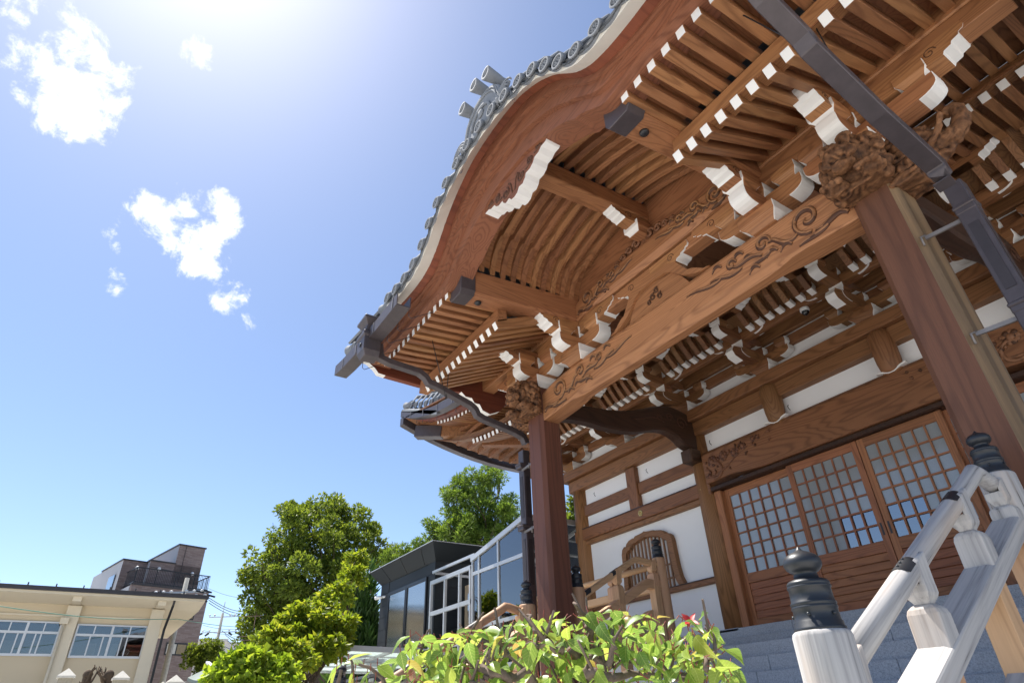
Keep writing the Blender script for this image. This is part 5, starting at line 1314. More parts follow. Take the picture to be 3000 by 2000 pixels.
def al_window(y0, y1, z0, z1):
    mb = MB(); x0, x1 = FX - .02, FX + .07; f = .055; zm = z0 + (z1 - z0) * .66
    for a, b, c, d in ((y0, y1, z0 - .05, z0 + .03), (y0, y1, z1 - .05, z1), (y0, y0 + f, z0, z1), (y1 - f, y1, z0, z1), (y0, y1, zm - .04, zm + .04), ((y0 + y1) / 2 - .04, (y0 + y1) / 2 + .04, z0, z1)): mb.box(x0 + .001 * len(mb.v) / 8, x1 + .001 * len(mb.v) / 8, a, b, c, d)
    for q in (.25, .75): yq = y0 + (y1 - y0) * q; mb.box(x0, x1 - .02, yq - .02, yq + .02, zm, z1)
    for q in (.22, .40, .66, .74): yq = y0 + (y1 - y0) * q; mb.box(x0, x1 - .025, yq - .022, yq + .022, z0, zm)
    w = mb.build("window", ALU, cb)
    MB().box(FX + .01, FX + .02, y0, y1, z0, z1).build("pane", GLASSC, w)
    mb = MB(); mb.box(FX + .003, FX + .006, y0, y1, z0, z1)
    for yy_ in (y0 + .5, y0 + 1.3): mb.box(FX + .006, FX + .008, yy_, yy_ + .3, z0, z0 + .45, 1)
    mb.build("dark_room_sheet", [VOID, plain("indoor_clutter", (.16, .12, .09), .8, 0, 6, .6)], w)  # flat near-black sheet paints the unlit room behind the pane
al_window(-2.92, -.85, 4.02, 5.12); al_window(-.36, 2.02, 3.98, 5.08); al_window(-7.6, -5.6, 4.02, 5.12)
mb = MB(); mb.path([(FX + 1.2, 2.62, 6.0), (FX + 1.1, 2.62, 5.75), (FX + .25, 2.58, 4.95), (FX + .25, 2.58, 0)], .08, .08, 0, (0, 1, 0)); mb.build("downpipe", DARKH, cb)
mb = MB(); mb.tube([(FX + .28, -.80, 5.15), (FX + .28, -.80, 0)], .05, 8).box(FX + .2, FX + .38, -.95, -.68, 5.02, 5.24).build("drain_pipe", CREAM2, cb)

# ---- charcoal annex with tall ribbed windows
an = thing("charcoal_annex", "black metal-clad annex with flared parapet and two tall ribbed windows", "annex building", (-16, 8, 0))
AY = 6.92
MB().box(-17.72, -14.22, AY, 11.0, 0, 4.95).build("wall", SIDING, an)
mb = MB()
for k in range(14):
    z = .6 + .31 * k
    MB().box(-17.73, -17.15, AY - .012, AY, z, z + .30).build("siding_board", SIDING, an); MB().box(-14.58, -14.21, AY - .012, AY, z, z + .30).build("siding_board", SIDING, an); MB().box(-14.22, -14.205, AY, 10.9, z, z + .30).build("siding_board", SIDING, an)
mb = MB()
bo_ = [(-17.74, AY - .02), (-14.19, AY - .02), (-14.19, 11.02), (-17.74, 11.02)]; to = [(-18.02, 6.62), (-13.80, 6.62), (-13.80, 11.3), (-18.02, 11.3)]
mb.loft([[(x, y, 4.90) for x, y in bo_], [(x, y, 5.275) for x, y in to]], 0); par = mb.build("flared_parapet", SIDING, an)
mb = MB(); mb.loft([[(x - .012 * (1 if x < -16 else -1), y - .012, z) for x, y in to] for z in (5.276, 5.292)], 0).build("coping", ALU, par)
mb = MB()
for x in (-17.0, -15.9, -14.8):
    t0 = (x + 15.97) / 1.775; MB().bar((x, AY - .026, 4.90), (-15.91 + t0 * 2.11, 6.612, 5.275), .012, .012).build("parapet_joint", DARKH, par)
def ribbed():
    m, t, b, o = newmat("ribbed_reflective_glass"); v = coords(t, (1, 1, 1), False)
    sx = t.nodes.new('ShaderNodeSeparateXYZ'); t.links.new(v, sx.inputs[0])
    w = mth(t, 'SINE', mth(t, 'MULTIPLY', sx.outputs[0], 95))
    b.inputs['Base Color'].default_value = (.05, .055, .055, 1); b.inputs['Roughness'].default_value = .07; b.inputs['Specular IOR Level'].default_value = 1.0; b.inputs['IOR'].default_value = 2.6
    bump(t, b, w, .25, .004); return m
RIB_G = ribbed()
for x0, x1 in ((-17.02, -15.93), (-15.80, -14.68)):
    mb = MB()
    for a, b, c, d in ((x0 - .06, x1 + .06, 4.52, 4.60), (x0 - .06, x0, .6, 4.52), (x1, x1 + .06, .6, 4.52)): mb.box(a, b, AY - .05, AY + .02, c, d)
    w = mb.build("window", DARKH, an); MB().box(x0, x1, AY - .03, AY - .02, .6, 4.52).build("pane", RIB_G, w)
sc = thing("bullet_camera", "small white bullet camera on the far corner of the charcoal annex", "camera", (-17.75, 6.85, 4.2))
mb = MB(); p0 = Vector(onY(1121, 1748, 6.85)); p1 = Vector(onY(1100, 1751, 6.72)); mb.tube([p0, p0 + (p1 - p0) * .3, p1], [.025, .05, .055], 10); mb.build("housing", LAMPW, sc)
mb = MB(); mb.tube([p0, p0 + Vector((.05, .12, .03))], .03, 8).build("bracket", LAMPW, sc)

# ---- glazed lean-to passage between annex and hall
GLASSP = glass("passage_glass", (.93, .95, .96), .02, .10)
gp_ = thing("glass_passage", "aluminium-framed glass lean-to passage joining the temple hall", "conservatory", (-11, 8, 0))
GY = 6.78; xl, xr = -12.08, -9.98
def gtop(x): return 4.50 + (x - xl) / (xr - xl) * .40
mb = MB(); w = .05
for x in (xl + .02, xl + .30, -10.98, xr - .02): mb.box(x - w / 2, x + w / 2, GY - .03, GY + .03, 1.8, gtop(x) - .02)
for z in (4.19, 3.12, 2.35):
    mb.box(xl, xr, GY - .028, GY + .028, z - .035, z + .035)
mb.bar((xl - .03, GY, gtop(xl)), (xr + .02, GY, gtop(xr)), .09, .10)
fr_ = mb.build("frame", ALU, gp_)
mb = MB(); mb.prism([(xl, 1.8), (xr, 1.8), (xr, gtop(xr)), (xl, gtop(xl))], 'y', GY - .004, GY + .004, 0); mb.build("glazing", GLASSP, gp_)
mb = MB()
for x in (xl, -11.4, -10.7, xr): mb.bar((x, GY, gtop(x) + .03), (x, 13, gtop(x) + .03), .05, .07)
for y in (8.3, 9.8, 11.3): mb.bar((xl, y, gtop(xl)), (xr, y, gtop(xr)), .04, .06)
mb.bar((xr + .05, GY, 4.90), (xr + .05, 8.4, 4.92), .06, .10)
mb.build("roof_bar", STEEL, gp_)
mb = MB(); mb.loft([[(xl, y, gtop(xl) + .02), (xr, y, gtop(xr) + .02), (xr, y, gtop(xr) + .028), (xl, y, gtop(xl) + .028)] for y in (GY, 13)], 0).build("roof_glazing", GLASS, gp_)
mb = MB().box(-14.1, -9.9, 11.0, 11.1, 1.8, 4.2).build("back_wall", plain("rear_wall_painted_bright", (.62, .64, .66), .9), gp_)  # pale colour stands in for the brightness inside the passage
mb = MB().box(-12.0, -10.05, 8.2, 9.4, 1.2, 1.9).build("floor_slab", CONC, gp_)
# open screen of square panels beside it
sq = thing("aluminium_screen", "open aluminium frame screen in front of the annex doorway", "screen", (-13.1, 6.8, 0))
mb = MB(); y = 6.80
for x in (-14.16, -13.42, -12.70, -12.20): mb.box(x - .03, x + .03, y - .03, y + .03, 1.5, 4.38)
for z in (4.36, 3.66, 2.9): mb.box(-14.19, -12.17, y - .028, y + .028, z - .045, z + .045)
mb.bar((-14.2, 6.85, 4.62), (-12.1, 6.85, 4.62), .05, .06); mb.bar((-14.15, 6.9, 4.6), (-14.15, 9, 4.55), .05, .06)
mb.build("frame", ALU, sq)
MB().box(-13.38, -12.74, 7.3, 7.36, 1.8, 4.2).box(-13.2, -12.9, 7.28, 7.30, 2.2, 4.0, 1).build("inner_door", [plain("beige_door", (.33, .24, .15), .6), GLASS], sq)
MB().box(-14.2, -12.1, 8.6, 8.7, 1.0, 4.5).build("dark_back_wall", SIDING, sq)
# large glazed urn seen through the glass
pot = thing("planter_bowl", "large grey planter with thin wire hoop behind the passage glass", "planter", (-10.55, 7.6, 2.5))
mb = MB(); mb.lathe([(0, 2.4), (.35, 2.42), (.50, 2.7), (.60, 3.2), (.62, 3.34), (.58, 3.34), (.55, 3.2), (0, 3.1)], (-10.62, 7.7, 0), 24).build("bowl", plain("grey_ceramic", (.26, .25, .25), .4), pot)
mb = MB(); mb.tube([(-10.62 + .42 * math.cos(a), 7.7 + .42 * math.sin(a), 3.72) for a in [2 * math.pi * k / 20 for k in range(21)]], .008, 5)
for k in range(12): a = 2 * math.pi * k / 12; mb.tube([(-10.62 + .42 * math.cos(a), 7.7 + .42 * math.sin(a), 3.72), (-10.62 + .36 * math.cos(a + .2), 7.7 + .36 * math.sin(a + .2), 3.3)], .006, 4)
mb.build("wire_hoop", DARKH, pot)

# ---- golden finial of a pagoda behind the annex
fx = onY(1394, 1595, 14.0); fz = fx.z
gf = thing("pagoda_roof", "small pagoda roof behind the annex crowned with a ringed golden finial", "pagoda", (fx.x, fx.y, 0))
mb = MB(); mb.loft([[(fx.x + a * w, fx.y + b * w, z) for a, b in ((-1, -1), (1, -1), (1, 1), (-1, 1))] for w, z in ((1.7, fz - 1.3), (1.0, fz - .8), (.35, fz - .2), (.25, fz - .02))], 0).build("roof", TILE, gf)
MB().box(fx.x - 1, fx.x + 1, fx.y - 1, fx.y + 1, 0, fz - 1.25).build("body", PLAST, gf)
pr = [(0, -.02), (.13, 0), (.13, .04), (.06, .07)]
for k in range(8): z = .10 + .098 * k; pr += [(.045, z), (.112 - .004 * k, z + .02), (.112 - .004 * k, z + .055), (.045, z + .075)]
pr += [(.03, .90), (.06, .93), (.07, 1.0), (.05, 1.08), (.02, 1.1), (.035, 1.14), (.02, 1.18), (.004, 1.24), (0, 1.25)]
MB().lathe([(r, h * .95) for r, h in pr], (fx.x, fx.y, fz), 16, 0, False).build("golden_finial", GOLD, gf)

# ---- translucent carport roof, lamps, posts
cp = thing("carport_canopy", "white translucent polycarbonate carport roof with aluminium edge", "canopy", (-14.7, 5, 0))
A0 = onY(1023, 1897, 4.5); B0 = onY(876, 1961, 4.5)
mP, t, b, o = newmat("frosted_polycarbonate"); t.nodes.remove(b)
d1 = t.nodes.new('ShaderNodeBsdfDiffuse'); d2_ = t.nodes.new('ShaderNodeBsdfTranslucent'); d1.inputs[0].default_value = (.75, .80, .79, 1); d2_.inputs[0].default_value = (.74, .82, .80, 1)
mx = t.nodes.new('ShaderNodeMixShader'); mx.inputs[0].default_value = .6; t.links.new(d1.outputs[0], mx.inputs[1]); t.links.new(d2_.outputs[0], mx.inputs[2]); t.links.new(mx.outputs[0], o.inputs[0])
dx = (A0 - B0); ey = Vector((0, 1, -.02))
def cpt(u, v, dz=0): p = B0 + dx * u + ey * v; return Vector((p.x, p.y, p.z + dz))
mb = MB(); mb.loft([[cpt(0, v), cpt(1, v), cpt(1, v, .012), cpt(0, v, .012)] for v in (0, 3.6)], 0).build("panel", mP, cp)
mb = MB(); mb.bar(cpt(-.01, 0), cpt(1.01, 0), .07, .12); mb.bar(cpt(1, 0), cpt(1, 3.6), .07, .10); mb.bar(cpt(0, 0), cpt(0, 3.6), .07, .10)
for v in (.9, 1.8, 2.7): mb.bar(cpt(0, v, -.03), cpt(1, v, -.03), .05, .06)
for u in (.25, .5, .75): mb.bar(cpt(u, 0, -.02), cpt(u, 3.6, -.02), .03, .03)
for u in (.02, .98): p = cpt(u, 1.8); mb.box(p.x - .05, p.x + .05, p.y - .05, p.y + .05, 0, p.z)
mb.build("frame", ALU, cp)
def tube_lamp(p0, p1, y, label, pole):
    a = onY(*p0, y); b_ = onY(*p1, y); th = thing("tube_lamp", label, "lamp", (b_.x, b_.y, 0))
    mb = MB(); mb.bar(a, b_, .10, .05); mb.build("fitting", LAMPW, th); MB().tube([a - Vector((0, 0, .04)), b_ - Vector((0, 0, .04))], .022, 8).build("tube", WHITE, th)
    if pole: q = onY(*pole, y); MB().tube([(q.x, q.y + .03, 0), (q.x, q.y + .03, q.z)], .03, 8).build("pole", plain("weathered_pole", (.16, .13, .12), .8), th)
tube_lamp((953, 1828), (1009, 1858), 5.2, "slanting fluorescent lamp on a thin pole before the dark conifer", (1020, 1822))
tube_lamp((608, 1939), (630, 1957), 3.2, "short white tube lamp above the left shrub, near the round tree", None)

# ---- stone fence posts with pyramid caps
for px, py, w in ((202, 1956, 36), (360, 1963, 40), (517, 1975, 37), (478, 1995, 20)):
    p = atD(px, py, 13.0 if w > 25 else 17); s_ = .10
    sp = thing("stone_post", {202: "speckled stone fence post left of the pruned stumps", 360: "speckled stone fence post right of the pruned stumps", 517: "speckled stone fence post before the brown tower", 478: "tip of a farther stone fence post, before the utility pole"}[px], "post", (p.x, p.y, 0), "stone fence posts")
    MB().box(p.x - s_, p.x + s_, p.y - s_, p.y + s_, 0, p.z - .12).build("shaft", STONE, sp, .005)
    s_ = .125; MB().loft([[(p.x - s_ * k, p.y - s_ * k, z), (p.x + s_ * k, p.y - s_ * k, z), (p.x + s_ * k, p.y + s_ * k, z), (p.x - s_ * k, p.y + s_ * k, z)] for k, z in ((1, p.z - .14), (1, p.z - .11), (.02, p.z))], 0).build("cap", STONEC, sp)
# ---- far white house, slate and copper roofs at the bottom edge
h = atD(650, 1875, 60); hw = thing("white_house", "far low white house beyond the utility poles", "house", (h.x, h.y, 0))
ev = Vector((h.x, h.y)).normalized(); sd2 = Vector((ev.y, -ev.x))
pts = [Vector((h.x, h.y)) + sd2 * a + ev * b_ for a, b_ in ((-2.6, 0), (2.8, 0), (2.8, 7), (-2.6, 7))]
mb = MB(); slab(mb, pts, 0, h.z - .1); mb.build("wall", plain("off_white_render", (.62, .60, .57), .9, 0, 2, .06), hw)
pts2 = [Vector((h.x, h.y)) + sd2 * a + ev * b_ for a, b_ in ((-2.75, -.15), (.5, -.15), (.5, 7), (-2.75, 7))]
mb = MB(); slab(mb, pts2, h.z - .1, h.z + .12); mb.build("roof_edge", plain("white_parapet", (.66, .64, .61), .9), hw)
pts3 = [Vector((h.x, h.y)) + sd2 * a + ev * b_ for a, b_ in ((-.4, -.03), (.2, -.03), (.2, .1), (-.4, .1))]
mb = MB(); slab(mb, pts3, h.z - 1.6, h.z - .7); mb.build("window", GLASSD, hw)
a, b_ = atD(548, 1992, 15), atD(628, 1972, 14.5)
gr = thing("green_copper_roof", "curved green copper eave tip below the round tree", "roof", (b_.x, b_.y, 0))
mb = MB(); pts = [Vector(a).lerp(Vector(b_), k / 8) + Vector((0, 0, -.10 * math.sin(math.pi * k / 8))) for k in range(9)]
mb.loft([[p, p + Vector((0, 0, .05)), p + Vector((-1.2, .6, .35)), p + Vector((-1.2, .6, .30))] for p in pts], 0).build("eave", plain("verdigris_copper", (.18, .22, .20), .7, 0, 8, .3), gr)
MB().box(a.x - 1.5, a.x - .2, a.y, a.y + 2.5, 0, a.z).build("body", CONC, gr)
a = atD(940, 1985, 11.2)
sr = thing("slate_roof", "grey shed roof corner under the carport canopy", "roof", (a.x, a.y, 0))
mb = MB(); mb.loft([[(a.x - .8, a.y - .1, a.z - .16), (a.x + .5, a.y + .6, a.z - .02), (a.x + .5, a.y + .6, a.z + .02), (a.x - .8, a.y - .1, a.z - .12)], [(a.x - 1.2, a.y + 1.5, a.z + .1), (a.x + .1, a.y + 2.2, a.z + .25), (a.x + .1, a.y + 2.2, a.z + .29), (a.x - 1.2, a.y + 1.5, a.z + .14)]], 0).build("roof", plain("slate_grey", (.16, .17, .18), .7, 0, 20, .3), sr)
MB().box(a.x - .9, a.x, a.y + .6, a.y + 1.6, 0, a.z - .05).build("body", CONC, sr)

# ---- utility poles, wires, aerial
def ins(mb, p, r=.05, n=3):
    for k in range(n): mb.lathe([(0, .05 * k), (r, .05 * k), (r * .6, .05 * k + .04)], (p.x, p.y, p.z), 8, 0)
pa = atD(549, 1692, 39); pole1 = thing("utility_pole", "grey utility pole with white insulators rising before the brown tower", "utility pole", (pa.x, pa.y, 0))
MB().tube([(pa.x, pa.y, 0), (pa.x, pa.y, pa.z)], [.17, .11], 10).build("mast", CONC, pole1)
dv = Vector((-_r.x * 0 + _r.x, _r.y, 0)).normalized()
mb = MB(); mi = MB(); mk = MB()
for k, (dz, L) in enumerate(((-.75, 1.35), (-.98, 1.6), (-1.2, 1.2))):
    c = Vector((pa.x, pa.y - .15, pa.z + dz)); mb.bar(c - dv * L, c + dv * L, .08, .08)
    for j in range(-3, 4):
        if j: 
            q = c + dv * (L * j / 3.3) + Vector((0, -.1, .05)); mi.ball(tuple(q), .09, 8, 5, 0, (1.3, 1, .7)); 
            if abs(j) > 1: mk.bar(q + dv * .12 * (1 if j > 0 else -1), q + dv * .55 * (1 if j > 0 else -1) + Vector((0, 0, -.12)), .07, .09)
mb.build("crossarm", STEEL, pole1); mi.build("insulator_row", LAMPW, pole1); mk.build("cutout_fuse", DARKH, pole1)
mb = MB()
for dz in (-7.2, -10.6): c = Vector((pa.x, pa.y, pa.z + dz)); mb.bar(c - dv * .9, c + dv * 1.1, .12, .10)
for dz, dx_ in ((-11.5, .25), (-12.6, -.3)): c = Vector((pa.x, pa.y - .3, pa.z + dz)) + dv * dx_; mb.lathe([(0, -.35), (.16, -.35), (.18, .3), (.1, .42), (0, .44)], tuple(c), 10)
mb.build("junction_fitting", STEEL, pole1)
pb = atD(653, 1795, 62); pole2 = thing("utility_pole", "thin distant utility pole with crossarms left of the big tree", "utility pole", (pb.x, pb.y, 0))
MB().tube([(pb.x, pb.y, 0), (pb.x, pb.y, pb.z)], [.20, .11], 8).build("mast", CONC, pole2)
mb = MB(); mk = MB()
for dz, L in ((-.3, 1.1), (-1.5, 1.4), (-2.5, 1.5), (-3.4, 1.5)):
    c = Vector((pb.x, pb.y, pb.z + dz)); mb.bar(c - dv * L, c + dv * L, .07, .07)
    for j in (-1, -.6, .6, 1):
        q = c + dv * L * j; mb.ball(tuple(q + Vector((0, 0, .14))), .09, 6, 4)
        if dz < -1: mk.bar(q + Vector((0, 0, -.05)), q + dv * .5 * j + Vector((0, 0, -.25)), .10, .14)
mb.tube([(pb.x, pb.y, pb.z), (pb.x, pb.y, pb.z + 1.0)], .03, 5)
mb.build("crossarm", STEEL, pole2); mk.build("cutout_fuse", DARKH, pole2)
def wire(p0, p1, d0, d1, sag, r=.018, n=12):
    a, b = atD(*p0, d0), atD(*p1, d1); return [a.lerp(b, k / n) + Vector((0, 0, -sag * math.sin(math.pi * k / n))) for k in range(n + 1)]
wl = thing("power_lines", "thin black overhead wires crossing the sky between the poles and the trees", "wires", (pb.x, pb.y, 0)); 
for i, (p0, p1, d0, d1, s_, r) in enumerate((((612, 1750), (745, 1790), 45, 52, .3, .02), ((612, 1757), (745, 1797), 45, 52, .3, .02), ((612, 1765), (745, 1806), 45, 52, .3, .02), ((650, 1846), (760, 1876), 62, 45, .3, .03), ((660, 1858), (760, 1892), 62, 45, .3, .03), ((660, 1871), (760, 1900), 62, 45, .3, .03), ((630, 1876), (760, 1905), 62, 45, .3, .03), ((600, 1718), (760, 1752), 62, 62, .3, .012), ((595, 1830), (720, 1838), 60, 60, .2, .014), ((595, 1845), (720, 1852), 60, 60, .2, .014), ((590, 1872), (720, 1868), 60, 60, .2, .014))):
    MB().tube(wire(p0, p1, d0, d1, s_), r, 5).build("wire", DARKH, wl)
gw = MB().tube(wire((-20, 1772), (520, 1812), 24, 30, .15) + wire((520, 1812), (760, 1836), 30, 40, .1)[1:], .014, 5).build("overhead_cable", plain("green_cable_sheath", (.12, .26, .20), .6), None); tag(gw, "thin green overhead cable crossing in front of the cream building", "cable")
ae = atD(752, 1790, 30); tv = thing("television_aerial", "rooftop television aerial in front of the big tree", "aerial", (ae.x, ae.y, 0))
mb = MB(); mb.tube([(ae.x, ae.y, 0), (ae.x, ae.y, ae.z)], .02, 6)
for dz, L in ((-.18, .5), (-.95, .6), (-1.1, .5)):
    c = Vector((ae.x, ae.y, ae.z + dz)); mb.bar(c - dv * L, c + dv * L, .03, .03)
    for j in range(7): q = c + dv * L * (j / 3 - 1); mb.bar(q - Vector((.1, .16, 0)), q + Vector((.1, .16, 0)), .014, .014)
mb.build("mast", plain("rusty_steel", (.22, .15, .11), .7), tv)
# ================================================================ TREES AND SHRUBS
def leafmat(name, c1, c2, c3, trans=.45):
    m, t, b, o = newmat(name); t.nodes.remove(b)
    g = t.nodes.new('ShaderNodeNewGeometry'); r = g.outputs['Random Per Island']
    n = noise(t, coords(t, (1, 1, 1), False), .55, 3)
    c = ramp(t, r, [(0, c1), (.5, c2), (1, c3)]); 
    c = mixc(t, mth(t, 'MULTIPLY', n, .55), c, tuple(x * .6 for x in c1) + (1,))
    d = t.nodes.new('ShaderNodeBsdfPrincipled'); d.inputs['Roughness'].default_value = .5; d.inputs['Specular IOR Level'].default_value = .35
    tl = t.nodes.new('ShaderNodeBsdfTranslucent'); t.links.new(c, d.inputs['Base Color'])
    hs = t.nodes.new('ShaderNodeHueSaturation'); hs.inputs['Hue'].default_value = .485; hs.inputs['Value'].default_value = 1.7; hs.inputs['Saturation'].default_value = 1.05; t.links.new(c, hs.inputs['Color']); t.links.new(hs.outputs[0], tl.inputs[0])
    mx = t.nodes.new('ShaderNodeMixShader'); mx.inputs[0].default_value = trans; t.links.new(d.outputs[0], mx.inputs[1]); t.links.new(tl.outputs[0], mx.inputs[2]); t.links.new(mx.outputs[0], o.inputs[0])
    return m
BARK = plain("grey_brown_bark", (.10, .075, .055), .95, 0, 14, .5, .1, .8, 25)
LF_A = leafmat("leaf_broad_evergreen", (.07, .115, .014), (.14, .20, .024), (.24, .30, .045))
LF_B = leafmat("leaf_podocarp", (.065, .12, .018), (.13, .215, .03), (.23, .33, .055))
LF_C = leafmat("leaf_yellow_green", (.13, .20, .02), (.24, .33, .028), (.40, .42, .05))
LF_D = leafmat("leaf_conifer", (.02, .06, .012), (.045, .11, .018), (.10, .19, .03), .3)
LF_E = leafmat("leaf_fresh_shrub", (.15, .25, .025), (.26, .38, .035), (.38, .48, .05))
def leaf_cloud(mb, rnd, clumps, n, size, asp=.45, fold=.25, droop=0.0):
    """n small folded leaves scattered through ellipsoid clumps, denser towards their skins"""
    ws = [c[3] * c[4] * c[5] for c in clumps]; ws = [w ** .75 for w in ws]
    for _ in range(n):
        cx, cy, cz, rx, ry, rz_ = rnd.choices(clumps, ws)[0]
        d = Vector((rnd.gauss(0, 1), rnd.gauss(0, 1), rnd.gauss(0, 1) + .25)).normalized(); k = rnd.uniform(.45, 1.06) ** .6
        p = Vector((cx + d.x * rx * k, cy + d.y * ry * k, cz + d.z * rz_ * k))
        a = (d + Vector((rnd.gauss(0, .7), rnd.gauss(0, .7), rnd.gauss(0, .6) - droop))).normalized()
        s = a.cross(Vector((rnd.gauss(0, 1), rnd.gauss(0, 1), rnd.gauss(0, 1) + .3)))
        if s.length < 1e-3: continue
        s.normalize(); u = a.cross(s); L = size * rnd.uniform(.6, 1.3); w = L * asp
        mb.add([p, p + a * L * .5 + s * w * .5 + u * w * fold, p + a * L, p + a * L * .5 - s * w * .5 + u * w * fold], [(0, 1, 2), (0, 2, 3)], 0)
def limb(mb, p0, p1, r0, r1, rnd, n=6, wob=.08):
    p0, p1 = Vector(p0), Vector(p1); L = (p1 - p0).length; pts = []
    for k in range(n + 1):
        t = k / n; q = p0.lerp(p1, t) + Vector((rnd.gauss(0, wob), rnd.gauss(0, wob), rnd.gauss(0, wob * .5))) * L * (t * (1 - t) * 2); pts.append(q)
    mb.tube(pts, [r0 + (r1 - r0) * k / n for k in range(n + 1)], 7)
    return pts
def tree(name, label, cat, base, height, clumps, nleaf, size, lmat, seed, asp=.45, trunk=.25, group=None, droop=0):
    rnd = random.Random(seed); th = thing(name, label, cat, tuple(base), group)
    mb = MB(); B = Vector(base); top = B + Vector((0, 0, height * .55)); limb(mb, B, top, trunk, trunk * .6, rnd, 6, .03)
    for c in clumps:
        q = Vector(c[:3]); s = B + Vector((0, 0, height * rnd.uniform(.25, .55)))
        pts = limb(mb, s, q, trunk * .38, trunk * .08, rnd, 6, .10)
        for _ in range(4):
            d = Vector((rnd.gauss(0, 1), rnd.gauss(0, 1), rnd.gauss(0, .7))).normalized(); limb(mb, pts[rnd.randint(2, 5)], q + Vector((d.x * c[3], d.y * c[4], d.z * c[5])) * .9, trunk * .10, trunk * .02, rnd, 4, .1)
    mb.build("trunk", BARK, th, 0, None, False)
    mb = MB()
    sub = []
    for c in clumps:
        sub.append((c[0], c[1], c[2], c[3] * .5, c[4] * .5, c[5] * .5))
        for _ in range(13):
            d = Vector((rnd.gauss(0, 1), rnd.gauss(0, 1), rnd.gauss(0, 1) + .15)).normalized(); k = rnd.uniform(.16, .36)
            sub.append((c[0] + d.x * c[3] * .92, c[1] + d.y * c[4] * .92, c[2] + d.z * c[5] * .92, c[3] * k, c[4] * k, c[5] * k))
    leaf_cloud(mb, rnd, sub, nleaf, size, asp, .25, droop)
    mb.build("crown", lmat, th, 0, None, False)
    return th
def clump(px, py, dist, rpx, squash=.8, dd=0):
    p = atD(px, py, dist); d = (p - CAM).length; r = rpx / FPX * d * .86
    return (p.x, p.y, p.z, r, r, r * squash)
# big broadleaf tree behind everything on the left
D1 = 30
cl = [clump(900, 1510, D1, 75), clump(960, 1500, D1 + 1, 70), clump(1030, 1540, D1 + 1, 75), clump(860, 1560, D1 - 1, 80), clump(950, 1590, D1 - 1, 95), clump(1060, 1620, D1, 85), clump(1110, 1600, D1 + 1, 55), clump(810, 1640, D1 - 1, 90), clump(900, 1680, D1 - 2, 105), clump(1000, 1710, D1 - 1, 95), clump(775, 1720, D1, 70), clump(850, 1770, D1 - 1, 90), clump(940, 1800, D1 - 1, 90), clump(760, 1800, D1 + 1, 55), clump(740, 1850, D1 + 1, 50), clump(830, 1860, D1, 80), clump(790, 1900, D1, 70), clump(1140, 1640, D1 + 1, 45), clump(850, 1500, D1, 38), clump(725, 1690, D1, 30)]
b0 = atD(930, 1950, D1); tree("broadleaf_tree", "large rounded broadleaf tree left of the charcoal annex", "tree", (b0.x, b0.y, 0), 9.5, cl, 42000, .175, LF_A, 11, .5, .42)
# podocarp behind the annex
D2 = 26
cl = [clump(1390, 1420, D2, 62), clump(1440, 1405, D2, 50), clump(1330, 1470, D2, 58), clump(1420, 1490, D2 - 1, 80), clump(1490, 1480, D2 + 1, 42), clump(1480, 1540, D2, 60), clump(1340, 1540, D2 - 1, 70), clump(1270, 1550, D2, 40), clump(1290, 1590, D2, 48), clump(1400, 1580, D2 - 1, 85), clump(1500, 1600, D2, 70), clump(1240, 1610, D2 + 1, 42), clump(1200, 1625, D2 + 2, 40), clump(1160, 1640, D2 + 2, 40), clump(1560, 1600, D2, 60), clump(1460, 1380, D2 + 1, 22)]
b0 = atD(1410, 1950, D2); tree("podocarp_tree", "tall bright evergreen tree behind the charcoal annex and golden finial", "tree", (b0.x, b0.y, 0), 10.5, cl, 36000, .19, LF_B, 12, .24, .38)
# tree glimpsed between porch post and hall
D3 = 21
cl = [clump(1690, 1470, D3, 22, 1.6), clump(1672, 1525, D3, 32), clump(1700, 1545, D3, 40), clump(1660, 1560, D3, 30), clump(1720, 1500, D3, 24)]
b0 = atD(1690, 1800, D3); tree("garden_tree", "small leafy tree seen between the far porch post and the hall wall", "tree", (b0.x, b0.y, 0), 7.5, cl, 3200, .17, LF_A, 13, .5, .14)
# conifer column
D4 = 20
rnd = random.Random(5); base = atD(1050, 1950, D4)
tc_ = thing("conifer_shrub", "dark column of feathery conifers against the charcoal annex", "conifer", (base.x, base.y, 0))
mb = MB()
for px, py0, rp in ((1085, 1650, 26), (1055, 1690, 30), (1035, 1740, 30), (1090, 1720, 30), (1075, 1780, 36), (1040, 1810, 34), (1010, 1830, 28), (1100, 1830, 30)):
    t_ = atD(px, py0, D4); H = t_.z - .3; rr = rp / FPX * 22
    for k in range(520):
        v = rnd.random() ** .7; z = t_.z - v * H; r = rr * (.15 + .85 * min(1, v * 2.2)) * rnd.uniform(.35, 1.05); a = rnd.uniform(0, 6.283)
        p = Vector((t_.x + r * math.cos(a), t_.y + r * math.sin(a), z)); d = Vector((math.cos(a) * .4, math.sin(a) * .4, 1)).normalized(); s = d.cross(Vector((rnd.gauss(0, 1), rnd.gauss(0, 1), .2))).normalized()
        L = rnd.uniform(.22, .46); w = L * .2
        for j in (-1, 0, 1):
            dj = (d + s * .55 * j).normalized(); mb.add([p, p + dj * L * .45 + s * w * .5, p + dj * L, p + dj * L * .45 - s * w * .5], [(0, 1, 2, 3)], 0)
mb.build("crown", LF_D, tc_, 0, None, False)
mb = MB()
for px in (1085, 1040, 1075): q = atD(px, 1900, D4); mb.tube([(q.x, q.y, 0), (q.x, q.y, 4.2)], [.10, .03], 6)
mb.build("trunk", BARK, tc_, 0, None, False)
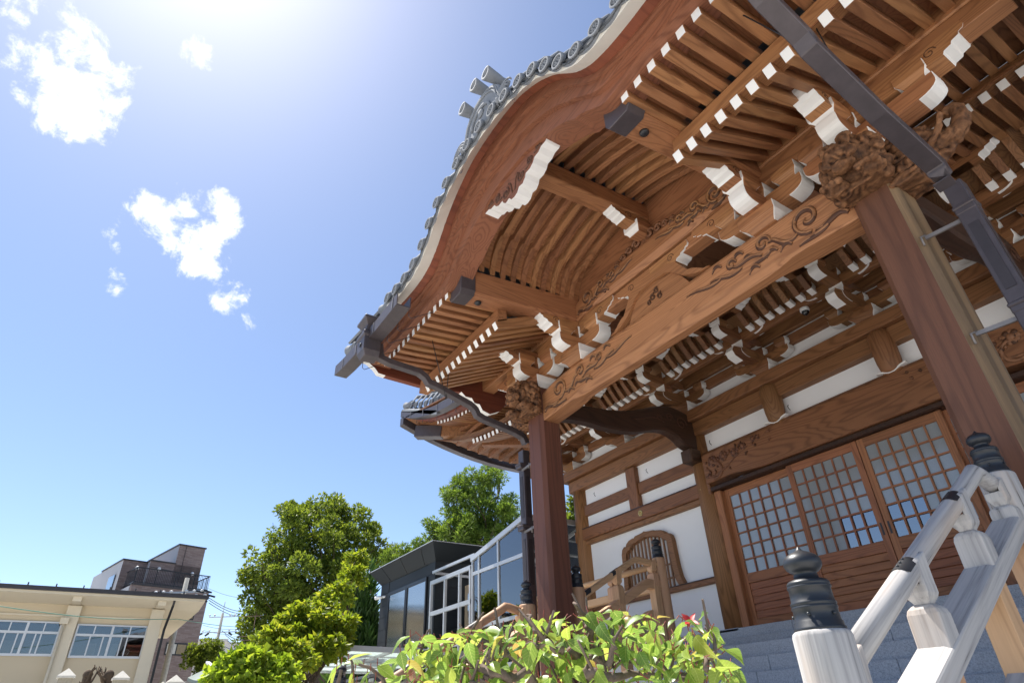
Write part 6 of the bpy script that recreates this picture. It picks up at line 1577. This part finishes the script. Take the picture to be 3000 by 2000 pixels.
# yellow-green persimmon-like bush in the middle distance
D5 = 13.5
cl = [clump(880, 1800, D5, 38), clump(940, 1770, D5 + 1, 45), clump(1000, 1740, D5 + 2, 40), clump(1035, 1690, D5 + 3, 38), clump(1045, 1640, D5 + 4, 32), clump(860, 1850, D5, 55), clump(930, 1850, D5, 60), clump(990, 1830, D5, 45), clump(800, 1890, D5 - 1, 50), clump(870, 1910, D5 - 1, 65), clump(950, 1905, D5 - .5, 55), clump(770, 1930, D5 - 1, 45), clump(830, 1950, D5 - 1, 60), clump(1000, 1880, D5, 30)]
b0 = atD(880, 1990, D5); tree("persimmon_tree", "yellow-green drooping-leaved tree in front of the big broadleaf tree", "tree", (b0.x, b0.y, 0), 4.2, cl, 15000, .125, LF_C, 14, .52, .10, None, .5)
# shrub low on the left
D6 = 8.5
cl = [clump(720, 1945, D6, 38), clump(780, 1950, D6, 40), clump(680, 1960, D6, 38), clump(830, 1965, D6, 38), clump(640, 1985, D6, 34), clump(740, 1990, D6, 50), clump(850, 1995, D6, 34), clump(690, 2010, D6, 50), clump(800, 2015, D6, 50), clump(730, 1925, D6, 22), clump(770, 1925, D6, 18)]
b0 = atD(740, 2100, D6); tree("leafy_shrub", "bright heart-leaved shrub at the bottom left of centre", "shrub", (b0.x, b0.y, 0), 2.2, cl, 4200, .092, LF_E, 15, .72, .05, None, .3)
# clipped round tree far off
D7 = 34
cl = [clump(590, 1905, D7, 32), clump(615, 1900, D7, 28), clump(570, 1930, D7, 30), clump(635, 1920, D7, 26), clump(600, 1940, D7, 34)]
b0 = atD(600, 2020, D7); tree("round_tree", "small rounded tree beside the brown tower's foot", "tree", (b0.x, b0.y, 0), 4.4, cl, 5500, .14, LF_A, 16, .5, .16)
# pruned stumps
def stump(px0, px1, seed, label):
    rnd = random.Random(seed); a = atD((px0 + px1) / 2, 2005, 13.4); th = thing("pruned_tree", label, "tree", (a.x, a.y, 0), "pruned trees"); mb = MB()
    h0 = atD((px0 + px1) / 2, 1975, 13.4); mb.tube([(a.x, a.y, 0), (a.x + .03, a.y, 1.2), (h0.x, h0.y, h0.z)], [.075, .055, .065], 8); mb.ball((h0.x, h0.y, h0.z), .075, 8, 6)
    for k in range(7):
        q = h0 + Vector((rnd.uniform(-.05, .05), rnd.uniform(-.05, .05), -rnd.uniform(0, .22))); sgn = 1 if k % 2 else -1
        d = Vector((sgn * rnd.uniform(.05, .20) * (1.3 if seed == 9 else .7), rnd.uniform(-.12, .12), rnd.uniform(.04, .20)))
        m_ = q + d * .5 + Vector((0, 0, -.03)); e = q + d; mb.tube([q, m_, e], [.028, .02, .013], 6); mb.ball(tuple(e), .02, 6, 5)
        for j in range(2): mb.tube([e, e + Vector((sgn * rnd.uniform(-.02, .07), rnd.uniform(-.05, .05), rnd.uniform(.02, .09)))], [.011, .004], 5)
    mb.build("trunk", BARK, th, 0, None, False)
stump(240, 275, 3, "knobbly pruned tree stump just right of the first stone post"); stump(300, 340, 9, "knobbly pruned tree stump with spread twigs left of the middle stone post")

# ---- foreground fruit-tree branch with large leaves
def apple_leaf():
    m, t, b, o = newmat("apricot_leaf"); t.nodes.remove(b)
    g = t.nodes.new('ShaderNodeNewGeometry'); r = g.outputs['Random Per Island']; v = coords(t, (1, 1, 1), False)
    n = noise(t, v, 28, 4, .6); n2 = noise(t, v, 9, 3)
    c = ramp(t, r, [(0, (.08, .16, .028)), (.35, (.14, .26, .038)), (.7, (.23, .36, .045)), (.93, (.33, .41, .06)), (1, (.40, .27, .06))])
    c = mixc(t, mth(t, 'MULTIPLY', n, .5), c, (.07, .13, .03, 1)); spot = mth(t, 'GREATER_THAN', noise(t, v, 75, 2), .70); c = mixc(t, mth(t, 'MULTIPLY', spot, .5), c, (.20, .13, .05, 1))
    d = t.nodes.new('ShaderNodeBsdfPrincipled'); d.inputs['Roughness'].default_value = .38; d.inputs['Specular IOR Level'].default_value = .45; t.links.new(c, d.inputs['Base Color'])
    tl = t.nodes.new('ShaderNodeBsdfTranslucent'); hs = t.nodes.new('ShaderNodeHueSaturation'); hs.inputs['Hue'].default_value = .48; hs.inputs['Value'].default_value = 1.9; t.links.new(c, hs.inputs['Color']); t.links.new(hs.outputs[0], tl.inputs[0])
    mx = t.nodes.new('ShaderNodeMixShader'); mx.inputs[0].default_value = .45; t.links.new(d.outputs[0], mx.inputs[1]); t.links.new(tl.outputs[0], mx.inputs[2]); t.links.new(mx.outputs[0], o.inputs[0])
    bm_ = t.nodes.new('ShaderNodeBump'); bm_.inputs['Strength'].default_value = .25; bm_.inputs['Distance'].default_value = .004; t.links.new(n2, bm_.inputs['Height']); t.links.new(bm_.outputs[0], d.inputs['Normal'])
    at = t.nodes.new('ShaderNodeAttribute'); at.attribute_name = 'leaf_place'; sx = t.nodes.new('ShaderNodeSeparateXYZ'); t.links.new(at.outputs['Vector'], sx.inputs[0])
    av = mth(t, 'ABSOLUTE', sx.outputs[1]); rib_ = mth(t, 'LESS_THAN', av, .022)
    side = mth(t, 'GREATER_THAN', mth(t, 'SINE', mth(t, 'MULTIPLY', mth(t, 'SUBTRACT', sx.outputs[0], mth(t, 'MULTIPLY', av, .55)), 48.0)), .90)
    vein = mth(t, 'MAXIMUM', rib_, mth(t, 'MULTIPLY', side, .55)); src = c
    c2_ = mixc(t, mth(t, 'MULTIPLY', vein, .5), src, (.45, .52, .16, 1)); t.links.new(c2_, d.inputs['Base Color']); t.links.new(c2_, hs.inputs['Color'])
    return m
ALEAF = apple_leaf()
def with_veins(mb, parent):
    o = mb.build('foliage', ALEAF, parent, 0, None, False)
    a = o.data.attributes.new('leaf_place', 'FLOAT_VECTOR', 'POINT'); a.data.foreach_set('vector', [q for p in mb.luv for q in p]); return o
TWIG = plain("grey_twig_bark", (.17, .13, .105), .9, 0, 40, .5, .15, .8, 120); STALK = plain("red_leaf_stalk", (.26, .06, .04), .6, 0, 20, .2); REDF = plain("crimson_leaf", (.45, .03, .025), .5, 0, 30, .3)
def leaf(mb, p, d, nrm, L, W, curl, mat=0):
    """ovate leaf with a folded midrib and a drawn-out tip"""
    d = d.normalized(); s = d.cross(nrm).normalized(); u = s.cross(d).normalized()
    prof = [(0, .0), (.07, .20), (.20, .42), (.36, .50), (.54, .43), (.72, .27), (.87, .11), (1.0, .0)]
    mid = []; Lf = []; Rt = []; base_i = len(mb.v)
    for t, w in prof:
        c = p + d * (L * t) - u * (curl * L * t * t); mid.append(c - u * .0)
        wob = .02 * L * math.sin(9 * t + p.x * 40)
        Lf.append(c + s * (w * W) + u * (w * W * .35 + wob)); Rt.append(c - s * (w * W) + u * (w * W * .35 - wob))
    vs = mid + Lf + Rt; n = len(prof); fs = []
    for k in range(n - 1):
        fs.append((k, k + 1, n + k + 1, n + k)); fs.append((k + 1, k, 2 * n + k, 2 * n + k + 1))
    mb.add(vs, fs, mat, True)
    if hasattr(mb, 'luv'): mb.luv += [(t, 0, 0) for t, w in prof] + [(t, w, 0) for t, w in prof] + [(t, -w, 0) for t, w in prof]
fg = thing("apricot_tree", "sunlit leafy fruit-tree branch across the bottom foreground, left of the near railing", "tree", (-1.9, 1.3, 0))
rnd = random.Random(21)
UP = [(1165, 1905), (1200, 1840), (1290, 1850), (1340, 1835), (1480, 1815), (1560, 1780), (1620, 1795), (1720, 1775), (1850, 1770), (1900, 1795), (1990, 1785), (2080, 1800), (2120, 1850), (2145, 1910)]
BR_ = [[(1700, 2080), (1712, 1985), (1722, 1900), (1728, 1840)], [(1722, 1900), (1690, 1925), (1640, 1905), (1600, 1880), (1540, 1890)], [(1716, 1960), (1760, 1975), (1850, 1960), (1960, 1975), (2060, 1955)], [(1722, 1920), (1790, 1945), (1860, 1940)], [(1700, 2040), (1600, 2010), (1520, 1985), (1440, 1965), (1380, 1935), (1330, 1925)], [(1440, 1965), (1400, 2000), (1330, 2020)], [(1960, 1975), (2040, 2000), (2110, 1965)], [(1728, 1840), (1700, 1800), (1690, 1770)], [(1600, 1880), (1560, 1840), (1545, 1800)], [(1330, 1925), (1260, 1920), (1220, 1890)], [(1860, 1940), (1900, 1880), (1915, 1820)], [(2060, 1955), (2090, 1900), (2075, 1840)], [(1380, 1935), (1375, 1880), (1390, 1840)], [(1480, 1975), (1470, 1900), (1455, 1850)], [(1790, 1945), (1800, 1880), (1790, 1810)]]
mb = MB(); nodes = []
for i, br in enumerate(BR_):
    pts = []
    for k, (px, py) in enumerate(br):
        dist = 2.05 + .18 * math.sin(i * 2.1 + k * .9); pts.append(atD(px, py, dist))
    if i == 0: pts = [Vector((pts[0].x, pts[0].y, .0))] + pts
    sm = []
    for a, b_ in zip(pts, pts[1:]):
        for j in range(5): t = j / 5; sm.append(a.lerp(b_, t) + Vector((rnd.gauss(0, .007), rnd.gauss(0, .007), rnd.gauss(0, .007))))
    sm.append(pts[-1]); r0 = {0: .024, 1: .013, 2: .014, 4: .017}.get(i, .009)
    mb.tube(sm, [r0 * (1 - .6 * k / len(sm)) * rnd.uniform(.85, 1.2) for k in range(len(sm))], 7)
    nodes += sm[(8 if i == 0 else 2):]
    for q in sm[::3]:
        if rnd.random() < .6 and q.z > 1.3: e = q + Vector((rnd.gauss(0, .03), rnd.gauss(0, .03), rnd.uniform(.03, .09))); mb.tube([q, e], [.005, .0035], 5); nodes.append(e)
mb.build("branch", TWIG, fg, 0, None, False)
ml = MB(); ml.luv = []; mst = MB()
def ytop(px):
    for (a, b_), (c, d) in zip(UP, UP[1:]):
        if a <= px <= c: return b_ + (d - b_) * (px - a) / (c - a)
    return 2100
cnt = 0
def place_leaf(p, L, out=None):
    d = Vector((rnd.gauss(0, .7), rnd.gauss(0, .7), rnd.uniform(-1.1, .35)))
    nrm = Vector((-.35 + rnd.gauss(0, .45), -.25 + rnd.gauss(0, .45), 1.0)).normalized()
    leaf(ml, p, d, nrm, L, L * rnd.uniform(.50, .66), rnd.uniform(.05, .55))
    mst.tube([p - d.normalized() * L * .28 + Vector((0, 0, .006)), p], [.0014, .0014], 4)
while cnt < 620:
    px = rnd.uniform(1170, 2145); y0 = ytop(px); py = y0 + 18 + (rnd.random() ** 1.15) * (2060 - y0)
    p = atD(px, py, rnd.uniform(1.85, 2.32)); place_leaf(p, rnd.uniform(.040, .080)); cnt += 1
crown = with_veins(ml, fg); mst.build("leaf_stalk", STALK, fg, 0, None, False)
mb = MB(); p = atD(2022, 1822, 2.0)
for k in range(5): a = 1.25 * k; leaf(mb, p, Vector((math.cos(a) * .6, math.sin(a) * .6, .8 if k % 2 else -.1)), Vector((.3, -.5, .6)), .035, .018, .1)
mb.build("red_leaf_tuft", REDF, fg, 0, None, False)
# a second spray to the left, lower
f2 = thing("apricot_sprig", "few sunlit leaves on a bare sprig at the bottom, left of the main branch", "branch", (-2.9, 1.0, 0))
ml = MB(); ml.luv = []; mst = MB(); mb = MB()
for pts_ in ([(1150, 2060), (1120, 1985), (1085, 1955), (1050, 1945)], [(1050, 2080), (1035, 1995), (1032, 1940), (1025, 1925)], [(1000, 2080), (990, 2000), (1000, 1960)]):
    pp = [atD(a, b_, 2.1) for a, b_ in pts_]
    if pts_[0][0] == 1050: pp = [Vector((pp[0].x, pp[0].y, 0))] + pp
    mb.tube(pp, [.008 - .0012 * k for k in range(len(pp))], 6)
mb.build("branch", TWIG, f2, 0, None, False)
for px, py, dx_, dz in ((1000, 1945, -.5, -.5), (985, 1965, -.3, -1), (1035, 1985, .1, -1), (1045, 2000, .4, -1), (1085, 1965, -.6, -.8), (1075, 1980, .2, -1), (1100, 1990, .5, -.9), (1020, 1935, .6, .3), (1065, 1950, -.7, .2), (990, 2000, .2, -1), (1040, 1965, -.4, -.9), (1105, 1950, .6, -.3)):
    p = atD(px, py, rnd.uniform(2.0, 2.2)); leaf(ml, p, _r * dx_ + Vector((0, 0, dz)), Vector((-.3, -.7, .5)), rnd.uniform(.05, .075), .04, .2)
    mst.tube([p, p + Vector((0, 0, .02))], .0014, 4)
with_veins(ml, f2); mst.build("leaf_stalk", STALK, f2, 0, None, False)
